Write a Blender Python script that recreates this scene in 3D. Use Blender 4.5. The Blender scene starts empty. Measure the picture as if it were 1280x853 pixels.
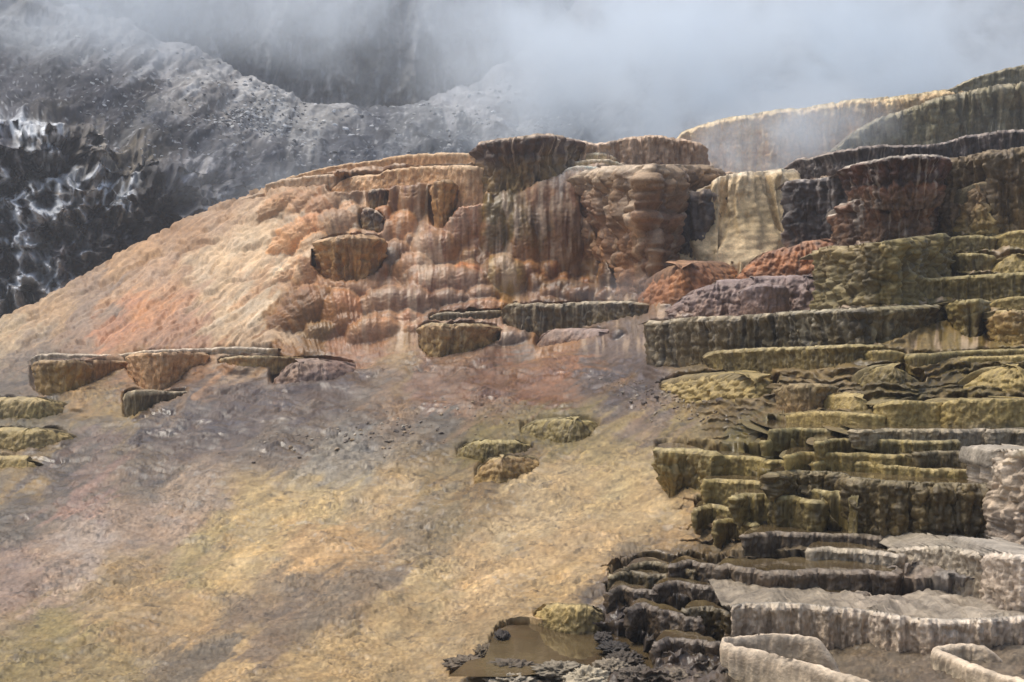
import bpy, math, random
import numpy as np
rnd = random.Random(7)
# ------------------------------------------------------------------ camera model
F = 1508.0; CX = 640.0; CY = 426.5
PITCH = math.atan(13.5 / F)
CAM = np.array([0.0, 0.0, 2.1])
cp, sp = math.cos(PITCH), math.sin(PITCH)

def rays(u, v):
    """photo position -> world direction scaled to unit y"""
    u = np.asarray(u, float); v = np.asarray(v, float)
    xc = (u - CX) / F; yc = -(v - CY) / F
    yw = cp - yc * sp
    return xc / yw, (sp + yc * cp) / yw

def P(u, v, Y):
    rx, rz = rays(u, v)
    return np.stack([rx * Y, np.broadcast_to(Y, rx.shape) * 1.0, CAM[2] + rz * Y], -1)

# ------------------------------------------------------------------ noise
_rs = np.random.RandomState(11)
_perm = _rs.permutation(256).astype(np.int32); _perm = np.concatenate([_perm] * 3)
_g3 = _rs.normal(size=(256, 3)).astype(np.float32); _g3 /= np.linalg.norm(_g3, axis=1)[:, None]

def noise(x, y, z=0.0, seed=0):
    x = np.asarray(x, np.float32) + seed * 17.31; y = np.asarray(y, np.float32) + seed * 5.77
    z = np.asarray(z, np.float32) + seed * 3.13
    x, y, z = np.broadcast_arrays(x, y, z)
    xi = np.floor(x).astype(np.int32); yi = np.floor(y).astype(np.int32); zi = np.floor(z).astype(np.int32)
    xf = x - xi; yf = y - yi; zf = z - zi
    xi &= 255; yi &= 255; zi &= 255
    a = xf * xf * xf * (xf * (xf * 6 - 15) + 10)
    b = yf * yf * yf * (yf * (yf * 6 - 15) + 10)
    c = zf * zf * zf * (zf * (zf * 6 - 15) + 10)
    out = 0
    for i in (0, 1):
        wx = a if i else 1 - a
        pi = _perm[xi + i]
        for j in (0, 1):
            wy = b if j else 1 - b
            pj = _perm[pi + yi + j]
            for k in (0, 1):
                wz = c if k else 1 - c
                g = _g3[_perm[pj + zi + k] & 255]
                out = out + wx * wy * wz * (g[..., 0] * (xf - i) + g[..., 1] * (yf - j) + g[..., 2] * (zf - k))
    return out * 1.6

def fbm(x, y, z=0.0, o=4, seed=0, gain=0.5):
    s = 0; a = 1.0; f = 1.0
    for i in range(o):
        s = s + a * noise(np.asarray(x) * f, np.asarray(y) * f, np.asarray(z) * f, seed + i * 3)
        a *= gain; f *= 2.03
    return s

def ridged(x, y, z=0.0, o=3, seed=0):
    s = 0; a = 1.0; f = 1.0
    for i in range(o):
        s = s + a * (1 - 2 * np.abs(noise(np.asarray(x) * f, np.asarray(y) * f, np.asarray(z) * f, seed + i * 3)))
        a *= 0.5; f *= 2.1
    return s

_wj = _rs.uniform(.1, .9, size=(256, 2)).astype(np.float32)
def worley(x, y, seed=0, tilt=.45):
    """overlapping rounded scales: proud at the lower edge (larger y), creased between cells"""
    x = np.asarray(x, np.float32) + seed * 7.7; y = np.asarray(y, np.float32) + seed * 3.1
    x, y = np.broadcast_arrays(x, y)
    xi = np.floor(x).astype(np.int32); yi = np.floor(y).astype(np.int32)
    d1 = np.full(x.shape, 9., np.float32); dy = np.zeros(x.shape, np.float32)
    for i in (-1, 0, 1):
        for j in (-1, 0, 1):
            q = _wj[_perm[_perm[(xi + i) & 255] + ((yi + j) & 255)] & 255]
            ey = y - (yi + j + q[..., 1]); d = (xi + i + q[..., 0] - x) ** 2 + ey ** 2
            m = d < d1; d1 = np.where(m, d, d1); dy = np.where(m, ey, dy)
    return np.sqrt(np.clip(1 - d1 * 1.9, 0, 1)) * .8 + tilt * dy + .1

def smooth(a, b, x):
    t = np.clip((x - a) / (b - a), 0, 1)
    return t * t * (3 - 2 * t)

def curve(pts, u, axis=1):
    """smooth interpolation through (u, value) pairs"""
    pts = sorted(pts); xs = np.array([p[0] for p in pts], float); ys = np.array([p[axis] for p in pts], float)
    lin = np.interp(u, xs, ys)
    if len(xs) < 3: return lin
    m = np.gradient(ys, xs)
    i = np.clip(np.searchsorted(xs, u) - 1, 0, len(xs) - 2)
    h = xs[i + 1] - xs[i]; t = np.clip((u - xs[i]) / h, 0, 1)
    her = (2*t**3-3*t**2+1)*ys[i] + (t**3-2*t**2+t)*h*m[i] + (-2*t**3+3*t**2)*ys[i+1] + (t**3-t**2)*h*m[i+1]
    return np.where((u < xs[0]) | (u > xs[-1]), lin, 0.6 * her + 0.4 * lin)

SAT = 0.86
def lin(rgb):
    c = np.asarray(rgb, float) / 255.0
    c = np.where(c <= 0.04045, c / 12.92, ((c + 0.055) / 1.055) ** 2.4)
    g = (c * np.array([.25, .65, .10])).sum(-1, keepdims=True)
    c = g + (c - g) * SAT
    mx = c.max(-1, keepdims=True); mn = c.min(-1, keepdims=True); sat = (mx - mn) / (mx + 1e-4)
    k = np.concatenate([1 + .02 * sat, 1 - .0 * sat, 1 - .30 * sat], -1)     # the blue sky light turns rust tones pink otherwise
    return c * k

# ------------------------------------------------------------------ scene helpers
scene = bpy.context.scene
col = scene.collection

def tag(o, label=None, cat=None, group=None, kind=None):
    if label: o['label'] = label
    if cat: o['category'] = cat
    if group: o['group'] = group
    if kind: o['kind'] = kind
    return o

def empty(name, loc):
    o = bpy.data.objects.new(name, None); col.objects.link(o); o.location = loc; o.empty_display_size = .3
    return o

def mesh_obj(name, V, Fq, mat, parent=None, rgb=None, wet=None, loc=None, origin=None):
    """V world positions (n,3); Fq quads (m,4). origin: world point used as the object's origin"""
    V = np.asarray(V, np.float32); Fq = np.asarray(Fq, np.int32)
    org = np.array(origin if origin is not None else (0, 0, 0), np.float32)
    me = bpy.data.meshes.new(name)
    me.vertices.add(len(V)); me.vertices.foreach_set('co', (V - org).ravel())
    k = Fq.shape[1]
    me.loops.add(Fq.size); me.loops.foreach_set('vertex_index', Fq.ravel())
    me.polygons.add(len(Fq)); me.polygons.foreach_set('loop_start', np.arange(0, Fq.size, k, dtype=np.int32))
    me.polygons.foreach_set('loop_total', np.full(len(Fq), k, np.int32))
    me.polygons.foreach_set('use_smooth', np.ones(len(Fq), bool))
    if rgb is not None:
        a = me.attributes.new('Col', 'FLOAT_COLOR', 'POINT')
        c4 = np.ones((len(V), 4), np.float32); c4[:, :3] = np.clip(rgb, 0.004, 0.9); a.data.foreach_set('color', c4.ravel())
        a = me.attributes.new('Wet', 'FLOAT', 'POINT')
        w = np.zeros(len(V), np.float32) if wet is None else np.broadcast_to(np.asarray(wet, np.float32), (len(V),))
        a.data.foreach_set('value', np.ascontiguousarray(w))
    me.update(calc_edges=True); me.validate()
    me.materials.append(mat)
    o = bpy.data.objects.new(name, me); col.objects.link(o)
    if parent is not None: o.parent = parent
    elif origin is not None: o.location = org.tolist()
    return o

def grid_faces(r, c, flip=False):
    i = np.arange(r - 1)[:, None] * c + np.arange(c - 1)[None, :]
    i = i.ravel()
    f = np.stack([i, i + 1, i + c + 1, i + c], 1)
    return f[:, ::-1] if flip else f

def grid_normals(Pg):
    du = np.gradient(Pg, axis=1); dv = np.gradient(Pg, axis=0)
    n = np.cross(du, dv); n /= np.linalg.norm(n, axis=-1, keepdims=True) + 1e-9
    return n

# ------------------------------------------------------------------ materials
def rock_material(name, s1=14.0, s2=60.0, bump=0.5, dist=0.02, rough=(0.8, 0.28), var=0.35, spec=0.4):
    m = bpy.data.materials.new(name); m.use_nodes = True
    nt = m.node_tree; N = nt.nodes; L = nt.links
    b = N['Principled BSDF']
    ac = N.new('ShaderNodeAttribute'); ac.attribute_name = 'Col'
    aw = N.new('ShaderNodeAttribute'); aw.attribute_name = 'Wet'
    tc = N.new('ShaderNodeTexCoord')
    n1 = N.new('ShaderNodeTexNoise'); n1.inputs['Scale'].default_value = s1; n1.inputs['Detail'].default_value = 7; n1.inputs['Roughness'].default_value = 0.62
    n2 = N.new('ShaderNodeTexNoise'); n2.inputs['Scale'].default_value = s2; n2.inputs['Detail'].default_value = 4
    L.new(tc.outputs['Object'], n1.inputs['Vector']); L.new(tc.outputs['Object'], n2.inputs['Vector'])
    mr = N.new('ShaderNodeMapRange'); mr.inputs['From Min'].default_value = 0.3; mr.inputs['From Max'].default_value = 0.7
    mr.inputs['To Min'].default_value = 1 - var; mr.inputs['To Max'].default_value = 1 + var
    L.new(n1.outputs['Fac'], mr.inputs['Value'])
    mr2 = N.new('ShaderNodeMapRange'); mr2.inputs['From Min'].default_value = 0.3; mr2.inputs['From Max'].default_value = 0.7
    mr2.inputs['To Min'].default_value = 0.86; mr2.inputs['To Max'].default_value = 1.14
    L.new(n2.outputs['Fac'], mr2.inputs['Value'])
    mm = N.new('ShaderNodeMath'); mm.operation = 'MULTIPLY'
    L.new(mr.outputs[0], mm.inputs[0]); L.new(mr2.outputs[0], mm.inputs[1])
    sc = N.new('ShaderNodeVectorMath'); sc.operation = 'SCALE'
    L.new(ac.outputs['Color'], sc.inputs[0]); L.new(mm.outputs[0], sc.inputs['Scale'])
    L.new(sc.outputs[0], b.inputs['Base Color'])
    rr = N.new('ShaderNodeMapRange'); rr.inputs['To Min'].default_value = rough[0]; rr.inputs['To Max'].default_value = rough[1]
    rn = N.new('ShaderNodeMath'); rn.operation = 'MULTIPLY_ADD'; rn.inputs[1].default_value = 0.5; 
    L.new(n1.outputs['Fac'], rn.inputs[0]); L.new(aw.outputs['Fac'], rn.inputs[2])
    sb = N.new('ShaderNodeMath'); sb.operation = 'SUBTRACT'; sb.inputs[1].default_value = 0.25
    L.new(rn.outputs[0], sb.inputs[0]); L.new(sb.outputs[0], rr.inputs['Value'])
    L.new(rr.outputs[0], b.inputs['Roughness'])
    b.inputs['Specular IOR Level'].default_value = spec
    ad = N.new('ShaderNodeMath'); ad.operation = 'MULTIPLY_ADD'; ad.inputs[1].default_value = 0.35
    L.new(n2.outputs['Fac'], ad.inputs[0]); L.new(n1.outputs['Fac'], ad.inputs[2])
    bp = N.new('ShaderNodeBump'); bp.inputs['Strength'].default_value = bump; bp.inputs['Distance'].default_value = dist
    L.new(ad.outputs[0], bp.inputs['Height']); L.new(bp.outputs[0], b.inputs['Normal'])
    return m

M_BASE = rock_material('travertine_ground', 5.0, 34.0, 0.45, 0.02, var=0.2)
M_LEDGE = rock_material('travertine_crust', 9.0, 38.0, 0.8, 0.03, var=0.33)
M_FAR = rock_material('volcanic_rock', 1.2, 6.0, 0.5, 0.12, var=0.3, rough=(0.9, 0.6), spec=0.2)

def water_material():
    m = bpy.data.materials.new('spring_water'); m.use_nodes = True
    nt = m.node_tree; N = nt.nodes; L = nt.links; b = N['Principled BSDF']
    tc = N.new('ShaderNodeTexCoord')
    n = N.new('ShaderNodeTexNoise'); n.inputs['Scale'].default_value = 1.7; n.inputs['Detail'].default_value = 3
    L.new(tc.outputs['Object'], n.inputs['Vector'])
    r = N.new('ShaderNodeValToRGB'); r.color_ramp.elements[0].color = (*lin((70, 56, 40)), 1); r.color_ramp.elements[1].color = (*lin((104, 88, 64)), 1)
    r.color_ramp.elements[0].position = .35; r.color_ramp.elements[1].position = .68
    L.new(n.outputs['Fac'], r.inputs[0]); L.new(r.outputs[0], b.inputs['Base Color'])
    b.inputs['Roughness'].default_value = 0.05; b.inputs['IOR'].default_value = 1.33
    n2 = N.new('ShaderNodeTexNoise'); n2.inputs['Scale'].default_value = 7; n2.inputs['Detail'].default_value = 2
    L.new(tc.outputs['Object'], n2.inputs['Vector'])
    bp = N.new('ShaderNodeBump'); bp.inputs['Strength'].default_value = 0.12; bp.inputs['Distance'].default_value = 0.01
    L.new(n2.outputs['Fac'], bp.inputs['Height']); L.new(bp.outputs[0], b.inputs['Normal'])
    return m
M_WATER = water_material()

# ------------------------------------------------------------------ depth of the terrace mound, metres from the camera
DEPTH = [(-300,1050,5.0),(640,1050,4.4),(1580,1050,3.8),(-300,853,7.6),(0,853,7.2),(450,853,6.9),
 (-300,700,11.4),(0,700,10.8),(400,700,10.0),(700,700,9.5),(-300,600,16),(0,600,15),(400,600,13.7),(700,600,12.6),
 (-300,520,21),(0,520,19.5),(400,520,17.8),(700,520,16.2),(-300,460,26),(0,460,24),(400,460,21.5),(700,460,19.5),
 (-300,420,29),(0,405,28.5),(200,400,25),(400,400,23.6),(600,400,22.6),(770,400,21.0),(900,385,19.0),
 (200,300,31.5),(300,330,27.5),(420,330,25.6),(600,350,24.6),(750,360,24.4),(900,335,22.9),(1020,335,20.8),
 (330,240,31.5),(450,260,28.2),(560,260,26.3),(620,260,25.6),(700,260,25.3),(830,260,25.3),(940,260,25.0),(1050,260,23.6),
 (420,205,30.5),(600,200,28),(730,200,27.2),(850,200,27.2),(960,210,27.0),(1100,190,26),(1280,170,24.0),(1580,150,23.0),(0,330,32),(-300,400,31),
 (900,853,6.2),(900,800,7.1),(900,750,8.0),(900,700,8.8),(900,660,9.4),(900,620,9.9),(900,590,10.5),(900,565,11.1),(900,540,12.2),(900,520,13.1),(900,490,14.1),(900,460,15.1),(870,400,18.3)]
_col = [(853,6.0),(805,6.75),(757,7.0),(715,7.85),(686,8.1),(664,8.3),(604,8.4),(590,8.8),(576,9.15),(562,9.4),(550,9.6),(537,9.75),(527,10.6),(505,10.9),(480,11.7),(450,12.8),(430,13.6),(395,14.8),(378,15.4),(340,16.6),(310,17.4),(250,20.5)]
for _u, _k in ((1050, 1.03), (1160, 1.0), (1280, .975), (1580, .93)):
    DEPTH += [(_u, _v, _y * _k) for _v, _y in _col]
def make_rbf(pts, reg=1e-3):
    A = np.array(pts, float); X = A[:, :2] / 400.0; y = np.log(A[:, 2])
    d = np.linalg.norm(X[:, None] - X[None], axis=-1)
    K = d ** 2 * np.log(d + 1e-9) + reg * np.eye(len(X))
    Q = np.concatenate([np.ones((len(X), 1)), X], 1)
    M = np.block([[K, Q], [Q.T, np.zeros((3, 3))]])
    w = np.linalg.solve(M, np.concatenate([y, np.zeros(3)]))
    def f(u, v):
        u = np.asarray(u, float); v = np.asarray(v, float); sh = np.broadcast(u, v).shape
        U = np.broadcast_to(u, sh).ravel() / 400; V = np.broadcast_to(v, sh).ravel() / 400
        d = np.hypot(U[:, None] - X[:, 0], V[:, None] - X[:, 1])
        r = (d ** 2 * np.log(d + 1e-9)) @ w[:len(X)] + w[-3] + U * w[-2] + V * w[-1]
        return np.exp(r).reshape(sh)
    gu = np.arange(-320, 1620, 8.0); gv = np.arange(-420, 1080, 8.0)
    G = f(gu[None, :], gv[:, None])
    def g(u, v):
        u = np.clip((np.asarray(u, float) + 320) / 8, 0, len(gu) - 1.001); v = np.clip((np.asarray(v, float) + 420) / 8, 0, len(gv) - 1.001)
        i = v.astype(int); j = u.astype(int); a = v - i; b = u - j
        return (G[i, j]*(1-a)*(1-b) + G[i+1, j]*a*(1-b) + G[i, j+1]*(1-a)*b + G[i+1, j+1]*a*b)
    return g
YB = make_rbf(DEPTH, 2e-3)

# ------------------------------------------------------------------ mineral colours of the mound (surface colours as they stay)
COLS = [(20,425,190,165,132,.1),(60,397,188,155,120,.1),(150,335,182,142,102,.1),(250,285,178,138,102,.1),(300,262,188,152,120,.2),(320,300,216,188,154,.1),(280,330,206,176,142,.1),
(200,352,188,152,122,.1),(130,390,158,130,112,.3),(40,450,135,115,110,.4),(20,495,120,105,100,.4),(110,430,160,128,108,.3),(168,402,192,132,96,.3),(190,390,204,138,92,.3),(222,405,176,130,100,.3),
(270,415,202,172,138,.1),(310,395,208,184,154,.1),(320,432,198,168,138,.1),(360,400,152,92,56,.4),(380,350,172,112,72,.3),(342,350,196,156,120,.2),(410,400,156,90,54,.4),(440,430,166,115,80,.4),(400,425,150,84,48,.5),
(400,262,188,148,112,.2),(350,282,202,168,132,.2),(450,272,196,156,120,.2),(470,300,182,142,112,.2),(400,300,206,172,136,.2),(500,255,172,116,72,.3),(540,238,168,122,80,.3),(480,335,188,142,112,.2),
(345,330,214,184,150,.1),(520,380,182,130,100,.3),(560,345,192,148,122,.2),(470,375,176,112,80,.3),(590,300,168,112,76,.3),(570,270,184,138,112,.2),(600,225,182,152,132,.2),(588,243,194,158,142,.2),
(622,262,116,92,36,.4),(632,300,126,96,40,.4),(650,285,130,98,46,.4),(630,352,168,122,60,.3),(672,250,188,148,118,.2),(690,290,168,118,78,.3),(718,260,192,152,128,.2),(720,218,222,202,188,.1),(745,290,196,160,136,.2),
(740,310,146,92,52,.4),(700,340,162,108,66,.3),(780,330,122,76,42,.5),(800,362,122,86,66,.5),(650,385,165,128,108,.3),(600,390,156,118,96,.3),(720,385,150,118,100,.4),(540,330,186,142,112,.3),(660,330,150,104,60,.3),
(860,300,112,82,62,.4),(920,280,188,158,118,.2),(935,335,198,168,132,.2),(905,340,200,172,140,.2),(850,345,168,96,48,.5),(880,355,140,92,66,.4),(1010,280,88,58,44,.4),(990,325,152,116,96,.4),(1020,300,110,80,68,.5),(920,375,146,118,106,.3),
(850,400,128,108,110,.6),(800,400,130,112,112,.5),(1000,370,132,122,104,.3),(1010,350,120,110,98,.3),(880,240,120,85,60,.3),(1180,230,60,45,40,.4),
(60,605,108,94,90,.7),(100,565,138,112,100,.5),(200,540,112,96,98,.6),(300,520,108,93,98,.6),(250,505,104,90,94,.6),(330,492,116,98,100,.6),(400,490,116,100,104,.6),(350,560,126,110,106,.5),(450,520,132,116,114,.5),
(500,468,168,136,98,.3),(470,500,160,128,102,.4),(550,485,158,116,92,.4),(600,492,162,122,96,.4),(640,462,152,106,80,.4),(700,472,156,104,72,.4),(690,432,170,106,70,.4),(660,420,130,105,90,.4),(750,440,122,106,114,.6),(780,480,112,98,106,.7),
(560,425,150,118,98,.4),(820,520,152,126,106,.4),(800,440,120,104,110,.6),(560,520,122,112,112,.5),(450,552,156,146,134,.3),(400,590,160,148,132,.3),(100,625,160,128,108,.4),(180,600,122,106,100,.5),(30,650,100,90,88,.6),(200,652,168,148,138,.3),
(100,690,174,154,142,.2),(230,622,162,146,136,.3),(20,735,152,132,126,.3),(60,720,172,146,130,.2),(110,500,188,148,96,.3),(130,520,172,142,92,.3),(190,470,176,128,84,.3),(260,470,190,140,102,.3),(220,505,150,120,96,.4),(20,515,120,104,60,.4),(20,590,150,120,70,.4),(100,545,140,118,84,.4),
(400,622,192,168,114,.2),(330,642,190,164,108,.2),(500,622,186,160,112,.2),(300,700,196,168,112,.2),(400,680,202,166,112,.2),(450,700,198,162,108,.2),(150,752,166,140,92,.2),(50,800,150,130,82,.2),(230,780,182,152,102,.2),(250,700,170,150,96,.2),
(290,845,188,158,106,.2),(100,842,156,136,86,.2),(520,670,150,130,104,.3),(460,720,136,116,96,.3),(400,755,134,114,94,.3),(330,790,134,112,92,.3),(240,838,122,106,88,.3),(560,648,140,120,88,.3),(600,722,196,166,116,.2),(700,700,198,168,118,.2),
(650,640,192,168,122,.2),(700,600,192,166,116,.2),(780,592,196,172,118,.2),(762,560,182,156,106,.2),(800,642,188,162,112,.2),(500,782,182,156,106,.2),(600,800,176,150,102,.2),(520,730,186,162,112,.2),(700,742,186,156,102,.2),(850,662,176,146,96,.2),(420,820,184,156,104,.2),
(620,562,148,128,68,.3),(700,540,150,130,76,.3),(560,600,160,136,84,.3),(620,600,124,98,60,.3),(900,500,142,116,66,.3),(870,522,168,142,92,.3),(1000,490,150,124,78,.3),(1060,480,158,132,88,.3),(1100,470,120,100,56,.3),(1200,470,132,112,62,.3),(1250,500,146,124,70,.3),(1100,520,142,122,72,.3),
(950,560,132,116,62,.4),(1100,600,118,102,62,.5),(1230,552,128,114,98,.4),(900,600,152,130,76,.3),(850,690,120,100,72,.5),(820,740,76,64,60,.8),(880,790,72,62,58,.8),(800,790,84,72,66,.8),(1000,680,108,94,76,.5),(1100,730,152,136,126,.2),(1200,775,152,140,130,.1),(1250,720,136,126,120,.2),
(1000,820,106,92,76,.2),(1200,835,118,102,88,.2),(700,850,106,92,78,.5),(860,835,112,96,86,.5),(1060,815,120,104,86,.1),(1120,830,116,100,84,.1),(1000,840,124,108,90,.1),(1240,830,124,108,92,.1),(760,820,90,76,66,.7),(1150,350,104,90,44,.3),(1250,330,120,104,58,.3),(1250,400,132,110,56,.3),(920,480,124,100,48,.3),(1160,440,140,116,66,.3),(1200,500,140,118,66,.3),(1120,500,136,116,66,.3)]
_CA = np.array(COLS, float)
_up = (_CA[:, 1] < 445) | (_CA[:, 0] < 240)
_CA[:, 3] = np.where(_up, np.maximum(_CA[:, 3], _CA[:, 2] * .69), _CA[:, 3])
_ls = (_CA[:, 0] < 480) & (_CA[:, 1] < 440) & (_CA[:, 2] > 165)
_CA[_ls] += np.array([0, 0, 2, 1, 6, 0])
_pp = (_CA[:, 4] >= _CA[:, 3] * .93) & (_CA[:, 1] > 380) & (_CA[:, 0] < 900)
_CA[_pp, 4] *= .87; _CA[_pp, 2] *= 1.03
_yl = (_CA[:, 1] > 560) & (_CA[:, 0] < 880) & (_CA[:, 4] < 126) & (_CA[:, 2] > 155)
_CA[_yl] += np.array([0, 0, 0, -3, 6, 0])
def colmap(u, v, A=_CA, ax=1.0, power=2.6, warp=True):
    sh = u.shape; u = u.ravel().astype(np.float32); v = v.ravel().astype(np.float32)
    if warp:
        wu = u + 26 * noise(u/62, v/40, 1.5) + 11 * noise(u/19, v/13, 2.5) + 4 * noise(u/6, v/4, 3.5)
        wv = v + 15 * noise(u/70, v/38, 7.5) + 7 * noise(u/20, v/12, 8.5) + 2.5 * noise(u/7, v/4, 9.5)
        lo = smooth(430, 470, v); lf = 1 - smooth(320, 460, u); dx = -.86 * lo - .8 * lf * (1 - lo); dy_ = np.sqrt(1 - dx * dx)
        cr = u * dy_ - v * dx; al = u * dx + v * dy_
        m_ = (46 * noise(cr / 12, al / 150, 22.5) + 26 * noise(cr / 4.5, al / 90, 23.5)) * (.45 + .55 * np.maximum(lo, lf))
        wu = wu + dx * m_; wv = wv + dy_ * m_
    else: wu, wv = u, v
    c = lin(A[:, 2:5]).astype(np.float32); w5 = A[:, 5].astype(np.float32)
    C = np.concatenate([np.log(c + 0.004), w5[:, None]], 1)
    out = np.zeros((len(u), 4), np.float32)
    for s in range(0, len(u), 60000):
        d2 = ((wu[s:s+60000, None] - A[:, 0].astype(np.float32)) * ax) ** 2 + (wv[s:s+60000, None] - A[:, 1].astype(np.float32)) ** 2
        w = 1.0 / (d2 + 60.0) ** power
        out[s:s+60000] = (w @ C) / w.sum(1, keepdims=True)
    rgb = np.exp(out[:, :3]) - 0.004
    return rgb.reshape(sh + (3,)), out[:, 3].reshape(sh)

GAIN = np.array([1.0, .97, .93]) * .74     # display colour -> surface colour
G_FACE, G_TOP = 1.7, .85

# ------------------------------------------------------------------ things standing on the mound: (name, rim px, foot px, options ...)
LEDGES = []
def L(name, rim, foot, pal, label, cat='rock ledge', group=None, **k):
    LEDGES.append(dict(name=name, rim=rim, foot=foot, pal=pal, label=label, cat=cat, group=group, **k))
# palettes: rim edge, list of (t, rgb) down the face, streak rgb, streak amount
PAL = dict(
 olive=((176,162,120), [(0,(128,112,64)),(.35,(92,78,38)),(1,(112,96,48))], (46,38,24), .55),
 olivelight=((170,152,104), [(0,(150,130,80)),(1,(134,114,62))], (92,76,38), .35),
 greydark=((184,174,150), [(0,(96,84,58)),(.25,(76,64,40)),(.7,(84,70,38)),(1,(78,60,32))], (34,29,22), .75),
 darkbrown=((200,180,164), [(0,(70,50,42)),(.3,(58,40,32)),(.45,(92,70,36)),(1,(104,82,38))], (24,18,16), .65),
 drumdark=((206,194,182), [(0,(60,42,34)),(.25,(88,50,34)),(.5,(58,38,30)),(.55,(124,82,62)),(.8,(108,78,56)),(1,(100,74,56))], (26,20,18), .5),
 brown=((196,178,160), [(0,(150,128,108)),(.15,(122,96,72)),(.35,(96,68,50)),(.4,(150,110,84)),(.55,(116,78,50)),(1,(138,90,52))], (62,40,28), .6),
 rust=((184,152,118), [(0,(150,114,76)),(.4,(162,116,56)),(1,(118,82,46))], (58,42,28), .6),
 pinkbrown=((214,192,174), [(0,(176,148,130)),(.4,(160,132,114)),(1,(150,122,104))], (104,78,62), .5),
 tan=((206,178,146), [(0,(178,142,108)),(.5,(172,128,88)),(1,(184,146,112))], (128,88,58), .45),
 tangrey=((188,168,148), [(0,(160,134,112)),(1,(170,140,112))], (112,88,70), .4),
 cream=((228,212,190), [(0,(190,166,134)),(.4,(176,152,116)),(1,(206,180,146))], (132,108,78), .5),
 white=((236,226,210), [(0,(222,208,192)),(1,(196,176,158))], (160,136,120), .25),
 mauve=((150,132,132), [(0,(120,102,102)),(1,(132,100,84))], (80,62,60), .4),
 orange=((170,130,112), [(0,(128,92,76)),(.4,(160,98,56)),(1,(140,92,66))], (74,52,44), .5),
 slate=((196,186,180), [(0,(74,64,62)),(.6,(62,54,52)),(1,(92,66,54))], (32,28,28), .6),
 ochre=((170,146,110), [(0,(126,96,56)),(.3,(150,114,46)),(1,(134,104,44))], (60,44,22), .5),
 tanolive=((172,156,118), [(0,(150,120,84)),(.5,(146,116,62)),(1,(112,94,44))], (70,52,30), .5),
 midolive=((160,140,110), [(0,(112,96,66)),(1,(132,100,66))], (60,48,34), .5),
 farolive=((168,156,130), [(0,(120,112,84)),(.5,(108,102,78)),(1,(122,112,92))], (66,64,52), .6),
 fartan=((214,198,164), [(0,(196,168,124)),(.5,(186,150,120)),(1,(196,162,118))], (150,118,96), .4),
 wetdark=((140,128,118), [(0,(92,78,68)),(.5,(84,68,52)),(1,(72,62,54))], (34,29,26), .5),
 wetolive=((140,128,104), [(0,(84,70,42)),(1,(74,60,32))], (36,28,18), .5),
 grey=((206,194,178), [(0,(168,156,140)),(.5,(140,126,108)),(1,(128,112,90))], (86,74,62), .4),
 chalk=((232,212,192), [(0,(222,198,176)),(.5,(206,188,164)),(1,(190,170,144))], (140,118,96), .3),
 pinkchalk=((232,220,206), [(0,(208,192,178)),(.5,(186,166,150)),(1,(150,130,112))], (104,84,72), .45),
 gravel=((176,164,148), [(0,(140,128,112)),(1,(110,98,78))], (62,54,46), .6),
)
GT = 'ledges along the skyline of the hot spring mound'; GM = 'ledges on the cascading middle wall'; GR = 'olive ledges stepping down the right side'
GL = 'ledges on the lower left flats'; GP = 'rimmed pool basins at the right'; GF = 'dry pale rims in the front right corner'; GW = 'dark wet basins beside the brown pool'
# --- upper far ridge
L('terrace_ledge', [(838,186),(852,168),(880,156),(940,143),(1010,134),(1060,126),(1120,121),(1190,112),(1300,96)], [(838,215),(900,226),(1000,222),(1100,212),(1300,185)], 'fartan',
  'long tan curtain ledge fading into steam, farthest ledge on the skyline', group=GT, Y=36, lip=.10, taper=-.05, back=1.5, flute=.06, smoothc=.5)
L('terrace_ledge', [(1040,190),(1066,166),(1090,152),(1130,138),(1170,124),(1200,116),(1240,108),(1400,96)], [(1040,215),(1100,208),(1200,200),(1400,180)], 'farolive',
  'grey green streaked curtain ledge below the far skyline at the upper right', group=GT, Y=33, lip=.10, back=1.0, flute=.12)
L('terrace_ledge', [(1190,110),(1215,98),(1250,88),(1285,80),(1400,70)], [(1190,122),(1290,112),(1400,105)], 'farolive',
  'small mossy grey hump topping the far skyline at the upper right corner', group=GT, Y=35, lip=.08, back=.8, flute=.03)
# --- skyline of the mound
L('terrace_ledge', [(356,223),(380,216),(420,207),(470,200),(490,196),(530,192),(560,191),(604,192)], [(356,228),(420,214),(480,210),(604,210)], 'tan',
  'long thin tan ledge behind the dark block, highest strip of the left skyline', group=GT, lip=.10, back=1.2, flute=.03, dY=.6)
L('terrace_ledge', [(330,232),(345,226),(371,222),(400,219),(428,219)], [(330,244),(370,240),(400,236),(428,233)], 'tangrey',
  'low brown ledge at the left shoulder of the skyline, second from its left end', group=GT, lip=.10, back=.8, flute=.04)
L('terrace_ledge', [(301,249),(315,244),(330,241)], [(301,257),(330,249)], 'tangrey',
  'smallest brown ledge at the left end of the skyline above the dark crag', group=GT, lip=.06, back=.6, flute=.03)
L('terrace_ledge', [(410,229),(425,221),(445,217),(478,216),(505,214)], [(410,246),(440,244),(478,240),(505,236)], 'tan',
  'smooth tan rounded ledge pouring left of the small dark notch', group=GM, round=.7, lip=.10, back=.7, flute=.06)
L('terrace_ledge', [(470,222),(484,213),(505,210),(560,207),(608,208)], [(470,236),(500,237),(540,234),(575,262),(608,258)], 'tan',
  'pale lipped tan ledge draped with fine threads beside the dark overhanging block', group=GM, lip=.08, back=.8, flute=.06, taper=-.15, dY=-.1)
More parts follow.
